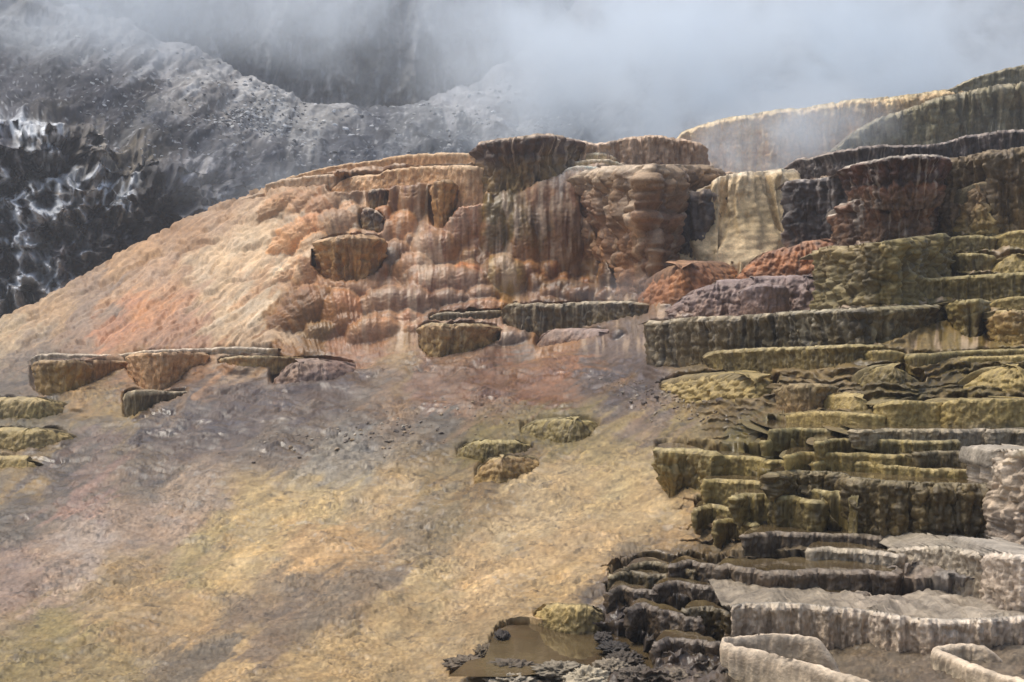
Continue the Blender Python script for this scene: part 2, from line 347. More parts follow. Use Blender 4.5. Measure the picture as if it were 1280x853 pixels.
L('rock_block', [(597,180),(606,177),(640,173),(660,171),(668,168),(700,170),(716,174),(722,178)], [(597,236),(610,244),(630,243),(650,240),(680,230),(722,212)], 'darkbrown',
  'tallest dark brown overhanging block on the skyline with green and black streaks', 'rock block', None, lip=.09, taper=.04, back=1.4, flute=.13, bulge=.45, bump=.06, prot=.5)
L('terrace_ledge', [(690,172),(712,173),(740,179),(756,179),(775,174),(805,170),(830,170),(858,175),(876,180),(884,186)], [(690,222),(735,210),(760,209),(800,208),(884,210)], 'pinkbrown',
  'fluted pink brown curtain ledge on the skyline right of the dark block', group=GT, lip=.10, back=1.2, flute=.14, prot=.15, taper=-.08)
L('small_step', [(717,197),(728,193),(762,193),(773,198)], [(717,201),(773,202)], 'cream', 'upper of three small pale steps below the pink fluted curtain', 'rock step', 'three small pale steps', lip=.04, back=.5, flute=.02, prot=.5)
L('small_step', [(712,205),(725,201),(768,201),(780,206)], [(712,209),(780,210)], 'cream', 'middle of three small pale steps below the pink fluted curtain', 'rock step', 'three small pale steps', lip=.04, back=.5, flute=.02, prot=.7)
L('small_step', [(704,212),(718,208),(745,209),(755,212)], [(704,217),(755,218)], 'white', 'lowest and whitest of three small steps below the pink fluted curtain', 'rock step', 'three small pale steps', lip=.04, back=.5, flute=.02, prot=.9)
L('rock_block', [(725,226),(732,216),(745,212),(765,209),(810,208),(850,208),(880,210),(896,214)], [(725,270),(745,290),(770,350),(800,372),(830,362),(845,330),(896,300)], 'brown',
  'broad brown bulging block with white speckled rim in the centre of the wall', 'rock block', None, lip=.06, taper=.02, back=1.5, flute=.12, bulge=.5, bump=.09, band=.12, prot=.35)
L('terrace_ledge', [(848,235),(856,222),(872,218),(900,215),(925,216)], [(848,240),(870,238),(890,237),(925,235)], 'pinkbrown',
  'small rounded brown ledge tucked between the brown block and the pale waterfall', group=GM, lip=.08, back=.6, flute=.06, prot=.55)
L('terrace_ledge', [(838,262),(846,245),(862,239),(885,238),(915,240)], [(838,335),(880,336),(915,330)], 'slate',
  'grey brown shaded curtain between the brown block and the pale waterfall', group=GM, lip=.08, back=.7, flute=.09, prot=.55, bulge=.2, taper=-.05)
L('rock_curtain', [(868,248),(880,236),(902,221),(925,217),(950,215),(992,210)], [(868,328),(900,330),(930,328),(960,318),(992,306)], 'cream',
  'cream coloured waterfall drape spreading wide at its foot', 'rock curtain', None, lip=.03, taper=-.5, back=1.0, flute=.11, prot=.65, bulge=.35, bump=.02)
L('terrace_ledge', [(988,206),(992,200),(1012,197),(1040,190),(1075,184),(1100,182),(1140,182),(1172,180),(1200,172),(1240,165),(1300,160)], [(988,230),(1010,228),(1060,222),(1120,215),(1180,208),(1300,200)], 'slate',
  'long dark slate lip running to the right edge behind the dark drum', group=GT, lip=.14, taper=.12, back=1.6, flute=.10, prot=.6)
L('rock_wall', [(986,226),(1010,224),(1060,220),(1110,216)], [(986,300),(1030,306),(1110,290)], 'slate', 'shaded brown pitted wall under the dark slate lip', 'rock wall', None, lip=.0, back=.6, flute=.05, bump=.08, prot=.35, wet=.3, Y=18.9)
L('rock_drum', [(1058,209),(1068,204),(1095,200),(1110,197),(1140,194),(1175,194),(1188,197),(1192,202)], [(1058,246),(1090,250),(1140,250),(1192,246)], 'drumdark',
  'dark brown drum with a flared pitted collar and pale thin rim', 'rock drum', 'two tier dark drum', lip=.12, taper=.28, back=1.2, flute=.06, bulge=.5, bump=.12, prot=1.35, Y=17.4)
L('drum_base', [(1048,266),(1056,255),(1072,249),(1110,246),(1160,246),(1176,252)], [(1048,306),(1110,308),(1176,302)], 'drumdark',
  'rounded brown and green stained base under the flared dark drum', 'rock drum', 'two tier dark drum', lip=.10, taper=.02, back=1.4, flute=.05, bulge=.45, bump=.14, prot=1.1, palshift=.55, Y=17.75)
L('terrace_ledge', [(1180,200),(1200,197),(1225,192),(1255,187),(1300,184)], [(1180,292),(1240,296),(1300,290)], 'midolive',
  'tall brown and olive streaked wall at the right edge beside the dark drum', group=GR, lip=.10, taper=-.05, back=2.4, flute=.10, bump=.10, prot=.5, top=(150,118,108))
L('terrace_ledge', [(1196,232),(1210,228),(1240,230),(1247,238)], [(1196,294),(1247,296)], 'tanolive', 'mustard stained bulge at the foot of the tall wall right of the dark drum', group=GR, round=.7, lip=.08, back=.6, flute=.05, bump=.14, prot=.75, bulge=.2)
# --- middle wall
L('rock_drum', [(391,313),(398,305),(412,298),(430,295),(455,294),(474,297),(480,304)], [(391,338),(405,350),(430,356),(455,352),(470,345),(480,328)], 'rust',
  'rust streaked hanging drum standing out of the tan cascade', 'rock drum', None, lip=.14, taper=.12, back=1.4, flute=.12, bulge=.45, bump=.07, prot=.75, solidtop=True)
L('rock_block', [(460,240),(468,237),(482,237),(486,242)], [(460,268),(486,258)], 'darkbrown', 'upper small dark block in the notch of the tan cascade', 'rock block', 'small dark blocks in the tan cascade', lip=.05, taper=.15, back=.8, flute=.06, prot=.6)
L('rock_block', [(450,264),(458,260),(472,264),(480,272)], [(450,290),(480,296)], 'darkbrown', 'lower small dark block in the notch above the rust drum', 'rock block', 'small dark blocks in the tan cascade', lip=.03, taper=.0, back=.8, flute=.05, prot=.3, bump=.12)
L('rock_block', [(538,230),(545,226),(566,226),(572,231)], [(538,285),(552,290),(572,262)], 'rust', 'narrow amber block with a shaded right flank in the upper cascade', 'rock block', 'small dark blocks in the tan cascade', lip=.08, taper=.15, back=.8, flute=.05, prot=.4)
L('terrace_ledge', [(808,340),(822,331),(850,326),(880,325),(925,326)], [(808,382),(850,385),(900,360),(925,345)], 'orange',
  'orange brown slumped ledge at the foot of the central wall', group=GM, round=.7, lip=.05, taper=-.2, back=.9, flute=.06, bump=.10, prot=.5, bulge=.2)
L('terrace_ledge', [(842,372),(862,358),(905,348),(950,344),(1010,342),(1050,344)], [(842,392),(900,394),(1050,392)], 'mauve',
  'broad mauve brown ledge above the long dark olive ledge', group=GM, round=.7, lip=.05, taper=-.2, back=1.0, flute=.06, bump=.12, prot=.6, bulge=.25, Y=17.9)
L('rock_drum', [(928,364),(940,357),(965,355),(984,360),(988,366)], [(928,392),(988,392)], 'mauve', 'small rounded brown stub set into the mauve ledge', 'rock drum', None, lip=.06, taper=.03, back=.6, flute=.05, bulge=.2, bump=.06, prot=.9, Y=17.35)
L('terrace_ledge', [(932,324),(945,314),(975,308),(1010,299),(1070,296)], [(932,344),(980,346),(1070,342)], 'orange', 'lumpy brown and mauve ledge left of the dark drum base', group=GM, round=.7, lip=.04, taper=-.2, back=.9, flute=.07, bump=.12, prot=.5, bulge=.2, Y=18.6)
# --- central low ledges
L('terrace_ledge', [(628,390),(632,383),(655,380),(700,379),(750,377),(790,377),(812,380)], [(628,410),(680,424),(740,410),(812,396)], 'greydark',
  'long low dark grey ledge crossing below the central wall', group=GM, lip=.08, taper=.05, back=1.2, flute=.05, bump=.08, prot=.3)
L('terrace_ledge', [(536,396),(545,392),(580,390),(628,388)], [(536,405),(628,402)], 'greydark', 'thin grey ledge joining the left end of the long low dark ledge', group=GM, lip=.06, back=.8, flute=.03, bump=.05, prot=.25)
L('terrace_ledge', [(523,412),(528,407),(560,405),(606,406),(625,410)], [(523,436),(535,450),(560,449),(590,444),(625,430)], 'tanolive',
  'short tan and olive ledge with an undercut face below the thin grey ledge', group=GM, lip=.10, taper=.10, back=.9, flute=.07, bump=.08, prot=.3, bulge=.2)
L('rock_hump', [(668,425),(676,415),(700,411),(735,411),(770,413)], [(668,440),(690,436),(770,420)], 'mauve', 'purple brown hump under the long low dark grey ledge', 'rock hump', None, lip=.05, taper=-.2, back=.9, flute=.04, bump=.08, prot=.3)
L('rock_hump', [(335,462),(346,453),(370,450),(420,449),(445,452)], [(335,484),(360,486),(410,482),(445,470)], 'mauve', 'reddish brown low hump right of the thin lidded ledge', 'rock hump', None, lip=.05, taper=-.15, back=1.0, flute=.05, bump=.08, prot=.2)
# --- left flats
L('terrace_ledge', [(37,450),(44,445),(90,443),(150,443),(165,440),(240,436),(300,434),(345,436)], [(37,453),(100,452),(160,450),(345,446)], 'grey',
  'thin pale lid running over the amber drum and tan curtains at the left', group=GL, lip=.10, back=1.1, flute=.03, bump=.05, prot=.5)
L('rock_drum', [(38,458),(46,452),(70,451),(100,452),(112,456)], [(38,488),(55,498),(90,497),(112,484)], 'ochre', 'amber yellow drum with dark flanks under the pale lid', 'rock drum', None, lip=.06, taper=.12, back=.8, flute=.06, bulge=.45, bump=.06, prot=.45, solidtop=True)
L('terrace_ledge', [(106,455),(112,452),(135,451),(158,452)], [(106,483),(120,481),(140,466),(158,462)], 'rust', 'short dark brown curtain right of the amber drum', group=GL, lip=.04, back=.6, flute=.06, prot=.3)
L('terrace_ledge', [(156,446),(165,443),(200,441),(240,440),(252,442)], [(156,462),(176,488),(210,490),(230,470),(252,460)], 'tan', 'rough tan curtain hanging from the middle of the pale lid', group=GL, lip=.05, back=.6, flute=.08, bump=.08, prot=.4)
L('terrace_ledge', [(272,450),(282,447),(320,445),(350,446),(378,447)], [(272,460),(310,464),(345,462),(378,450)], 'tanolive', 'olive capped flat ledge at the right end of the pale lid', group=GL, lip=.08, taper=.1, back=.9, flute=.04, bump=.06, prot=.4)
L('terrace_ledge', [(153,496),(158,491),(190,490),(230,490),(262,490)], [(153,525),(172,524),(200,508),(262,492)], 'greydark', 'black streaked wedge shaped ledge half buried by the purple slope', group=GL, lip=.08, taper=.05, back=.9, flute=.06, prot=.25)
L('terrace_ledge', [(-60,498),(0,497),(40,499),(66,499),(78,502)], [(-60,528),(0,528),(50,528),(78,520)], 'olivelight', 'upper olive ledge at the left edge below the amber drum', group=GL, round=.7, lip=.08, back=.8, flute=.06, bump=.06, prot=.3, bulge=.2)
L('terrace_ledge', [(-60,536),(0,536),(40,538),(70,536),(87,541)], [(-60,568),(0,567),(40,565),(87,552)], 'olivelight', 'lower olive ledge at the left edge with a grey tip', group=GL, round=.7, lip=.08, taper=-.1, back=.7, flute=.06, bump=.08, prot=.3, bulge=.2)
L('terrace_ledge', [(-60,572),(0,571),(25,572),(44,578)], [(-60,592),(44,590)], 'olivelight', 'lowest rounded yellow ledge at the left edge', group=GL, round=.7, lip=.04, taper=-.15, back=.6, flute=.03, bump=.06, prot=.2, bulge=.15)
L('terrace_ledge', [(650,531),(662,525),(690,523),(730,523),(752,526)], [(650,546),(690,556),(720,556),(752,536)], 'olive', 'moss brown low ledge, upper of the two in the middle of the yellow slope', group='two low ledges on the yellow slope', round=.7, lip=.04, taper=-.1, back=.6, flute=.06, bump=.10, prot=.15, bulge=.15)
L('terrace_ledge', [(570,559),(580,553),(620,552),(655,552),(668,556)], [(570,572),(600,578),(640,572),(668,566)], 'olive', 'moss brown low ledge, lower of the two in the middle of the yellow slope', group='two low ledges on the yellow slope', round=.7, lip=.05, taper=.0, back=.6, flute=.06, bump=.10, prot=.15, bulge=.1)
L('rock_hump', [(594,583),(604,574),(640,571),(675,573)], [(594,606),(630,608),(675,586)], 'tanolive', 'rough brown hump just below the two mossy ledges on the yellow slope', 'rock hump', None, lip=.0, taper=-.3, back=.6, flute=.03, bump=.14, prot=.1, round=.5)
L('rock_hump', [(668,768),(676,760),(710,759),(748,762),(757,768)], [(668,780),(710,785),(757,780)], 'olivelight', 'shaggy yellow olive clump beside the brown pool', 'rock hump', None, lip=.0, taper=-.1, back=.25, flute=.02, bump=.12, prot=.05, round=.35, jag=2)
# --- right olive staircase
L('terrace_ledge', [(1032,312),(1036,309),(1070,306),(1100,303),(1150,296),(1180,293),(1194,295)], [(1032,384),(1080,386),(1130,384),(1194,350)], 'olive',
  'tall mossy olive ledge in front of the dark drum', group=GR, lip=.08, taper=-.06, back=1.2, flute=.08, bump=.14, prot=.5)
L('terrace_ledge', [(1190,297),(1200,295),(1235,295),(1248,298)], [(1190,317),(1248,318)], 'olive', 'short olive ledge below the tall wall, uppermost of the right staircase', group=GR, lip=.07, back=.8, flute=.05, bump=.06, prot=.4)
L('terrace_ledge', [(1246,297),(1262,290),(1300,287)], [(1246,312),(1300,312)], 'olivelight', 'pale green ledge at the right edge beside the uppermost short ledge', group=GR, lip=.05, back=.8, flute=.03, bump=.06, prot=.6)
L('terrace_ledge', [(1188,321),(1195,318),(1230,317),(1246,320)], [(1188,342),(1246,342)], 'olive', 'short olive ledge second from the top of the right staircase', group=GR, lip=.07, back=.8, flute=.05, bump=.06, prot=.5)
L('terrace_ledge', [(1240,328),(1252,320),(1300,316)], [(1240,345),(1300,344)], 'olivelight', 'yellowish sloping ledge at the right edge, just below the pale green one', group=GR, round=.7, lip=.03, taper=-.3, back=.8, flute=.03, bump=.10, prot=.5)
L('terrace_ledge', [(1128,356),(1136,350),(1170,348),(1220,344),(1300,340)], [(1128,378),(1300,376)], 'olive', 'long dark olive ledge directly above the longest ledge', group=GR, lip=.08, back=.9, flute=.07, bump=.08, prot=.55)
L('terrace_ledge', [(811,401),(830,400),(870,397),(940,394),(1002,389),(1060,386),(1130,383),(1198,381)], [(811,462),(835,463),(880,460),(940,452),(1000,440),(1080,436),(1120,428),(1160,410),(1198,404)], 'greydark',
  'longest dark olive ledge with black and white drips across the right half', group=GR, lip=.14, taper=.05, back=1.2, flute=.12, bump=.08, prot=.35, bulge=.3)
L('rock_block', [(1190,379),(1198,376),(1225,374),(1239,377)], [(1190,412),(1210,425),(1225,424),(1239,405)], 'olive', 'knobbly olive block ending the longest dark ledge', 'rock block', None, lip=.06, taper=.12, back=.8, flute=.07, bump=.10, prot=.55, bulge=.2)
L('terrace_ledge', [(1236,382),(1250,374),(1300,371)], [(1236,390),(1300,388)], 'olivelight', 'pale thin ledge above the grey boulder at the right edge', group=GR, lip=.03, back=.6, flute=.02, bump=.05, prot=.3)
L('rock_block', [(1240,400),(1252,389),(1275,388),(1300,390)], [(1240,430),(1262,434),(1300,434)], 'tanolive', 'rounded mustard and grey boulder mass at the right edge', 'rock block', None, lip=.05, taper=.06, back=.8, flute=.04, bump=.14, prot=.45, bulge=.25)
L('terrace_ledge', [(883,447),(890,441),(910,438),(960,435),(1000,434),(1040,432),(1085,431),(1108,432)], [(883,463),(925,472),(972,464),(1030,461),(1077,450),(1108,444)], 'olive',
  'rounded olive ledge directly under the longest dark ledge', group=GR, lip=.10, taper=.08, back=.8, flute=.08, bump=.08, prot=.45, bulge=.2)
L('rock_hump', [(826,474),(850,468),(880,465),(930,469),(975,464)], [(826,492),(870,502),(915,508),(950,504),(975,484)], 'olivelight', 'lumpy yellow olive mass under the left end of the longest dark ledge', 'rock hump', None, lip=.0, taper=-.25, back=.6, flute=.05, bump=.22, prot=.15)
L('terrace_ledge', [(1078,443),(1086,440),(1120,439),(1134,443)], [(1078,452),(1134,453)], 'olivelight', 'small grey olive slab right of the rounded olive ledge', group=GR, lip=.04, back=.5, flute=.02, bump=.05, prot=.4)
L('terrace_ledge', [(1134,446),(1142,443),(1175,442),(1200,439),(1250,437),(1300,436)], [(1134,458),(1150,463),(1180,454),(1300,447)], 'olive', 'thin dark olive lip below the mustard boulder', group=GR, lip=.06, back=.6, flute=.04, bump=.06, prot=.35)
L('terrace_ledge', [(1196,452),(1204,448),(1240,446),(1300,444)], [(1196,458),(1300,454)], 'olivelight', 'narrow pale ledge just under the thin dark olive lip', group=GR, lip=.04, back=.5, flute=.03, bump=.05, prot=.45)
L('rock_hump', [(1082,462),(1090,457),(1120,455),(1142,460),(1158,470)], [(1082,482),(1120,486),(1158,482)], 'olive', 'rounded brown olive lump left of the dark hollow in the staircase', 'rock hump', None, lip=.03, taper=-.1, back=.6, flute=.04, bump=.16, prot=.35, bulge=.2)
L('rock_hump', [(1214,478),(1226,462),(1250,457),(1300,456)], [(1214,490),(1300,490)], 'olivelight', 'yellow sloping hump at the right edge below the narrow pale ledge', 'rock hump', None, lip=.0, taper=-.3, back=.6, flute=.03, bump=.16, prot=.3, bulge=.2)
L('terrace_ledge', [(974,487),(982,482),(1005,481),(1035,481),(1048,485)], [(974,514),(985,521),(1010,518),(1048,496)], 'midolive', 'squat brown block shaped ledge above the left end of the upper pool', group=GR, lip=.06, taper=.05, back=.6, flute=.06, bump=.10, prot=.35, bulge=.2)
L('terrace_ledge', [(1010,499),(1020,494),(1060,492),(1090,497)], [(1010,512),(1090,514)], 'olivelight', 'low pale brown ledge right of the squat brown block', group=GR, round=.7, lip=.03, taper=-.2, back=.5, flute=.03, bump=.08, prot=.25)
L('terrace_ledge', [(1096,508),(1112,502),(1150,502),(1180,504)], [(1096,524),(1180,526)], 'olivelight', 'low mustard ledge behind the middle of the upper pool', group=GR, lip=.04, taper=-.1, back=.5, flute=.03, bump=.08, prot=.25)
L('terrace_ledge', [(1176,508),(1186,502),(1230,500),(1300,499)], [(1176,526),(1300,527)], 'olivelight', 'low mustard ledge behind the right end of the upper pool', group=GR, lip=.04, taper=-.1, back=.5, flute=.03, bump=.08, prot=.3)
L('terrace_ledge', [(984,520),(1000,516),(1060,516),(1110,520)], [(984,528),(1110,529)], 'olivelight', 'thin ledge along the back left shore of the upper pool', group=GR, lip=.03, back=.4, flute=.02, bump=.05, prot=.2)
# --- rimmed basins with water, level rims: lev = photo row of the water at its rim
def B(rim, foot, pal, label, back, **k):
    L('pool_basin', rim, foot, pal, label, 'pool basin', k.pop('group', GP), level=True, pool=True, back=back, **dict(dict(lip=.05, flute=.05, bump=.06, prot=.0, taper=.05), **k))
B([(962,540),(975,536.5),(1010,536),(1050,536),(1075,535)], [(962,552),(1010,556),(1050,552),(1075,546)], 'olive', 'upper pool basin with a short olive rim at its left end', 2.2)
B([(1066,540),(1100,537.5),(1160,537),(1300,537)], [(1066,548),(1160,560),(1300,562)], 'gravel', 'upper pool basin dammed by a grey pebbly rim at the right', 2.0, bump=.12)
B([(1020,553),(1047,548),(1100,550),(1160,551),(1203,552)], [(1020,560),(1120,568),(1203,566)], 'olive', 'narrow pool basin with an olive rim just below the pebbly rim', .9)
B([(952,553),(975,548),(1010,547),(1046,548)], [(952,560),(1046,560)], 'olivelight', 'slim pale rimmed basin left of the narrow olive basin', .7)
B([(1146,568),(1156,564),(1200,566),(1240,568),(1272,572)], [(1146,578),(1200,586),(1272,584)], 'wetolive', 'dark shallow pool basin beside the grey post at the right', .9)
B([(982,572),(995,566),(1040,566),(1090,568),(1150,569)], [(982,578),(1090,582),(1150,580)], 'olivelight', 'thin rimmed basin crossing above the long thin rim', .7)
B([(1016,581),(1030,577),(1080,578),(1120,584),(1180,587),(1258,589)], [(1016,588),(1120,594),(1258,600)], 'olivelight', 'long thin rimmed basin just above the largest basin', .8)
B([(966,596),(975,588),(1020,588),(1052,591),(1064,597),(1110,601),(1156,604),(1210,606),(1250,605),(1260,602)], [(966,612),(1010,622),(1050,648),(1090,660),(1137,664),(1200,672),(1250,672),(1260,660)], 'wetolive',
  'largest basin with a tall dark olive wall and a wide still pool', .75, lip=.08, flute=.07, bump=.10, scallop=1)
B([(820,564),(835,561),(865,562),(895,566),(902,570)], [(820,590),(845,616),(870,622),(890,616),(902,590)], 'olive', 'round hanging olive basin standing alone at the left of the pools', .9, taper=.12, flute=.07, lip=.07)
B([(890,574),(905,570),(940,572),(985,578)], [(890,590),(940,594),(985,592)], 'olivelight', 'low yellow basin behind and right of the round hanging basin', .7)
B([(880,602),(892,598),(920,600),(950,602),(972,600)], [(880,622),(910,632),(972,622)], 'olivelight', 'rounded yellow basin between the hanging basin and the largest basin', .6)
B([(960,612),(975,608),(1010,610),(1050,616),(1076,622)], [(960,616),(1020,622),(1050,656),(1076,662)], 'olive', 'slanting olive basin tucked under the left of the largest basin', .4)
B([(918,624),(930,618),(960,619),(1000,623),(1030,627),(1038,624)], [(918,640),(940,650),(1000,662),(1038,664)], 'olive', 'wide yellow olive basin with a smooth rounded face', .5, flute=.05)
B([(869,638),(880,632),(905,633),(928,638)], [(869,656),(900,660),(928,656)], 'olive', 'small olive basin left of the wide yellow olive basin', .4)
B([(894,656),(905,650),(930,651),(950,656)], [(894,672),(920,678),(950,674)], 'olive', 'smallest olive basin at the foot of the olive steps', .35)
B([(930,670),(960,665),(1010,666),(1060,668),(1130,671)], [(930,682),(1020,686),(1130,688)], 'wetdark', 'dark wet low basin along the foot of the largest basin', .5)
B([(1012,690),(1030,684),(1070,688),(1110,692),(1140,694)], [(1012,708),(1060,716),(1140,714)], 'grey', 'grey rimmed basin with an amber pool', .4, scallop=1)
B([(898,712),(908,705),(920,709),(960,714),(1010,714),(1070,713),(1130,716)], [(898,738),(915,756),(960,756),(1050,748),(1130,740)], 'wetdark', 'black brown basin with a smooth curved face and an olive pool', .55, lip=.06, taper=.08, scallop=1)
B([(955,745),(965,738),(1010,741),(1060,742),(1090,745)], [(955,756),(1020,760),(1090,758)], 'wetdark', 'small dark basin squeezed above the pinkish crust terrace', .3)
L('rock_post', [(1247,588),(1252,570),(1262,565),(1285,564),(1320,566)], [(1247,672),(1275,690),(1320,690)], 'pinkchalk', 'pale grey rough post at the right edge beside the largest basin', 'rock post', None, lip=.03, taper=-.05, back=.6, flute=.05, bump=.10, prot=.25)
L('terrace_ledge', [(1120,690),(1135,686),(1170,684),(1210,687),(1240,692)], [(1120,706),(1180,720),(1240,740)], 'grey', 'dry grey ledge right of the amber pool', group=GF, lip=.03, taper=-.1, back=.7, flute=.05, bump=.08, prot=.1)
L('terrace_ledge', [(1236,700),(1245,694),(1270,694),(1320,697)], [(1236,745),(1270,752),(1320,752)], 'pinkchalk', 'blocky pale grey ledge at the right edge below the post', group=GF, lip=.04, taper=-.02, back=.7, flute=.06, bump=.08, prot=.15)
L('terrace_ledge', [(919,764),(926,757),(950,755),(1000,756),(1050,761),(1100,766),(1126,771),(1180,776),(1230,775),(1320,768)], [(919,798),(960,798),(1050,806),(1126,812),(1200,808),(1320,796)], 'pinkchalk',
  'broad dry crust terrace with a pinkish grooved rim', group=GF, lip=.04, taper=.0, back=.9, flute=.07, bump=.05, prot=.05, level=True, top=(200,184,166), crust=True)
# dark wet steps
for rim, foot, lab, pal in [
  ([(780,712),(792,704),(830,706),(858,712),(872,716)], [(780,722),(830,724),(872,726)], 'dark wet basin highest of the cluster, with a tan pool behind its rim', 'wetolive'),
  ([(838,708),(848,702),(880,704),(900,710)], [(838,728),(900,730)], 'lumpy dark knob between the highest wet basin and the black brown basin', 'wetdark'),
  ([(762,722),(775,716),(800,718),(836,722)], [(762,738),(836,738)], 'dark wet step at the left side of the cluster, under the highest basin', 'wetolive'),
  ([(758,744),(770,736),(800,738),(820,742)], [(758,760),(820,758)], 'dark wet step at the left side of the cluster, just above the brown pool', 'wetdark'),
  ([(818,736),(830,728),(870,732),(905,736)], [(818,754),(905,752)], 'dark wet step in the middle of the cluster under the lumpy knob', 'wetdark'),
  ([(784,766),(796,756),(830,764),(862,772),(880,776)], [(784,784),(810,798),(880,790)], 'curved dark wet rim sweeping down beside the brown pool', 'wetdark'),
  ([(856,766),(870,758),(900,762),(922,768)], [(856,792),(922,794)], 'amber stained wet step left of the pinkish crust terrace', 'wetolive'),
  ([(818,812),(830,803),(860,800),(890,804),(906,808)], [(818,824),(906,830)], 'lowest dark wet step beside the white curved rim', 'wetdark')]:
    B(rim, foot, pal, lab, .28, group=GW, flute=.05, bump=.10, lip=.03, jag=1.5, wet=.8)
# ------------------------------------------------------------------ ledge builder
APR = np.zeros((540, 960), np.float32)
MASK = np.zeros((540, 960), np.float32)       # 2 px cells, u from -320: where the ground is sunk under a ledge
def to_px(Pt):
    X, Y, Z = Pt[..., 0], Pt[..., 1], Pt[..., 2] - CAM[2]
    f = Y * cp + Z * sp; up = -Y * sp + Z * cp
    return CX + F * X / f, CY - F * up / f

SINGLE = {'rock_hump', 'crust_lump', 'rock_post', 'small_step', 'rock_curtain', 'rock_wall', 'drum_base'}
def pal_interp(stops, t):
    ts = [a for a, _ in stops]; cs = np.array([lin(c) for _, c in stops])
    return np.stack([np.interp(t, ts, cs[:, k]) for k in range(3)], -1)

def build_ledge(i, d):
    rim, foot = d['rim'], d['foot']; seed = i * 1.37 + 3
    u0, u1 = rim[0][0], rim[-1][0]
    n = max(14, int((u1 - u0) / 1.25)); u = np.linspace(u0, u1, n)
    vr = curve(rim, u); vf = np.maximum(curve(foot, u), vr + 2)
    jg = d.get('jag', 1.3) * (np.clip((vr - 440) / 330, .12, 1.2) if d.get('level') else 1.0)
    vr = vr + jg * (.6 * noise(u / 9, seed) + .4 * noise(u / 3.5, seed + 9) + .9 * smooth(.25, .5, noise(u / 13, seed + 15)))
    um = .5 * (u0 + min(u1, 1280)); jm = np.argmin(abs(u - um))
    x01 = np.linspace(-1, 1, n)
    prot = d.get('prot', .12)
    if d.get('level'):
        Y0 = float(YB(um, vf[jm])) - prot
        if 'Y' in d: Y0 = d['Y']
        z0 = rays(um, vr[jm])[1] * Y0
        kk_ = int(np.clip(2600 / max(20., vr[jm] - 440), 5, 25)) | 1
        vs = np.convolve(np.pad(vr, kk_ // 2, mode='edge'), np.ones(kk_) / kk_, 'valid')
        lim = .12 + .0048 * (vr[jm] - 440)
        Y = Y0 + lim * np.tanh((z0 / rays(u, vs)[1] - Y0) / lim)
        Y = Y + (.26 * (np.abs(noise(u / 38, seed)) - .2) + .09 * (np.abs(noise(u / 13, seed + 5)) - .2)) * min(1, Y0 / 12)
    else:
        if 'Y' in d: Y = np.full(n, float(d['Y'])) - .004 * (u - um)
        else:
            Y = YB(u, vf) - prot
            k = max(3, n // 4) | 1
            Y = np.convolve(np.pad(Y, k // 2, mode='edge'), np.ones(k) / k, 'valid')
        Y = Y - d.get('bulge', .12) * (np.sqrt(np.clip(1 - x01 ** 2, 0, 1)) - .5)
    rx, rz = rays(u, vr); rzf = rays(u, vf)[1]
    X = rx * Y; zr = CAM[2] + rz * Y; zf = CAM[2] + rzf * Y
    H = np.clip(zr - zf, .02, None); Hm = float(np.median(H)); px = float(Y.mean()) / F
    if not d.get('level'):
        Y = Y + min(.25, .35 * Hm) * (np.abs(noise(X / max(.5, Hm) , seed + 4)) - .2) + .12 * Hm * noise(X / max(.25, .4 * Hm), seed + 8)
    W = X[-1] - X[0]; r = max(.02, min(.3 * W, .45 * Hm + .03, .4))
    rd = d.get('round', 1.0 if d['name'] == 'rock_hump' else 0)
    if rd and d['name'] == 'rock_hump': r = max(r, min(.48 * W, (.5 + rd) * Hm))
    for dd in (X - X[0], X[-1] - X):
        dd = np.clip(dd, 0, r); Y = Y + (r - np.sqrt(np.clip(r * r - (r - dd) ** 2, 0, None)))
    back = min(d['back'], .45) if (d.get('round') or d['name'] == 'rock_hump') else d['back']; nw = 8
    wr = np.linspace(0, 1, nw + 1)[1:] ** 1.3 * back * (.15 if d.get('pool') else 1)
    cat2 = lambda a, l, rr: np.concatenate([l[::-1], a, rr])
    one = np.ones(nw)
    cx_ = .5 * (X[0] + X[-1]); inw = np.minimum((.9 if d.get('pool') else .35) * wr, .3 * W)
    X = cat2(X, X[0] + inw, X[-1] - inw); Y = cat2(Y, Y[0] + wr, Y[-1] + wr)
    zr = cat2(zr, zr[0] * one, zr[-1] * one); zf = cat2(zf, zf[0] * one, zf[-1] * one)
    rd0 = d.get('round', 1.0 if d['name'] == 'rock_hump' else 0)
    if rd0:
        dz_ = cat2(np.zeros(n), 1.2 * Hm * smooth(0, .5, wr / back), 1.2 * Hm * smooth(0, .5, wr / back)); zr = zr - dz_; zf = zf - dz_
    if d.get('pool'): zr = np.full(len(zr), CAM[2] + z0) + (.006 * noise(X / .07, seed) + .006 * noise(X / .25, seed + 2))
    if d.get('pool') or d.get('crust'):
        dz_ = cat2(np.zeros(n), .10 * smooth(0, .4, wr / back), .10 * smooth(0, .4, wr / back)); zr = zr - dz_
    if pool_ := d.get('pool'):
        for _ in range(3):
            X[1:-1] = .25 * X[:-2] + .5 * X[1:-1] + .25 * X[2:]; Y[1:-1] = .25 * Y[:-2] + .5 * Y[1:-1] + .25 * Y[2:]
    N = len(X)
    front = np.zeros(N); front[nw:nw + n] = 1
    tx = np.gradient(X); ty = np.gradient(Y)
    k = 11; sm = lambda a: np.convolve(np.pad(a, k // 2, mode='edge'), np.ones(k) / k, 'valid')
    tx, ty = sm(tx), sm(ty); tl = np.hypot(tx, ty) + 1e-9
    nx, ny = ty / tl, -tx / tl
    s = np.concatenate([[0], np.cumsum(np.hypot(np.diff(X), np.diff(Y)))])
    extra = .06 + .12 * Hm
    H = zr - zf + extra
    m = max(9, int(Hm / px / 1.25)); t = np.linspace(0, 1, m)
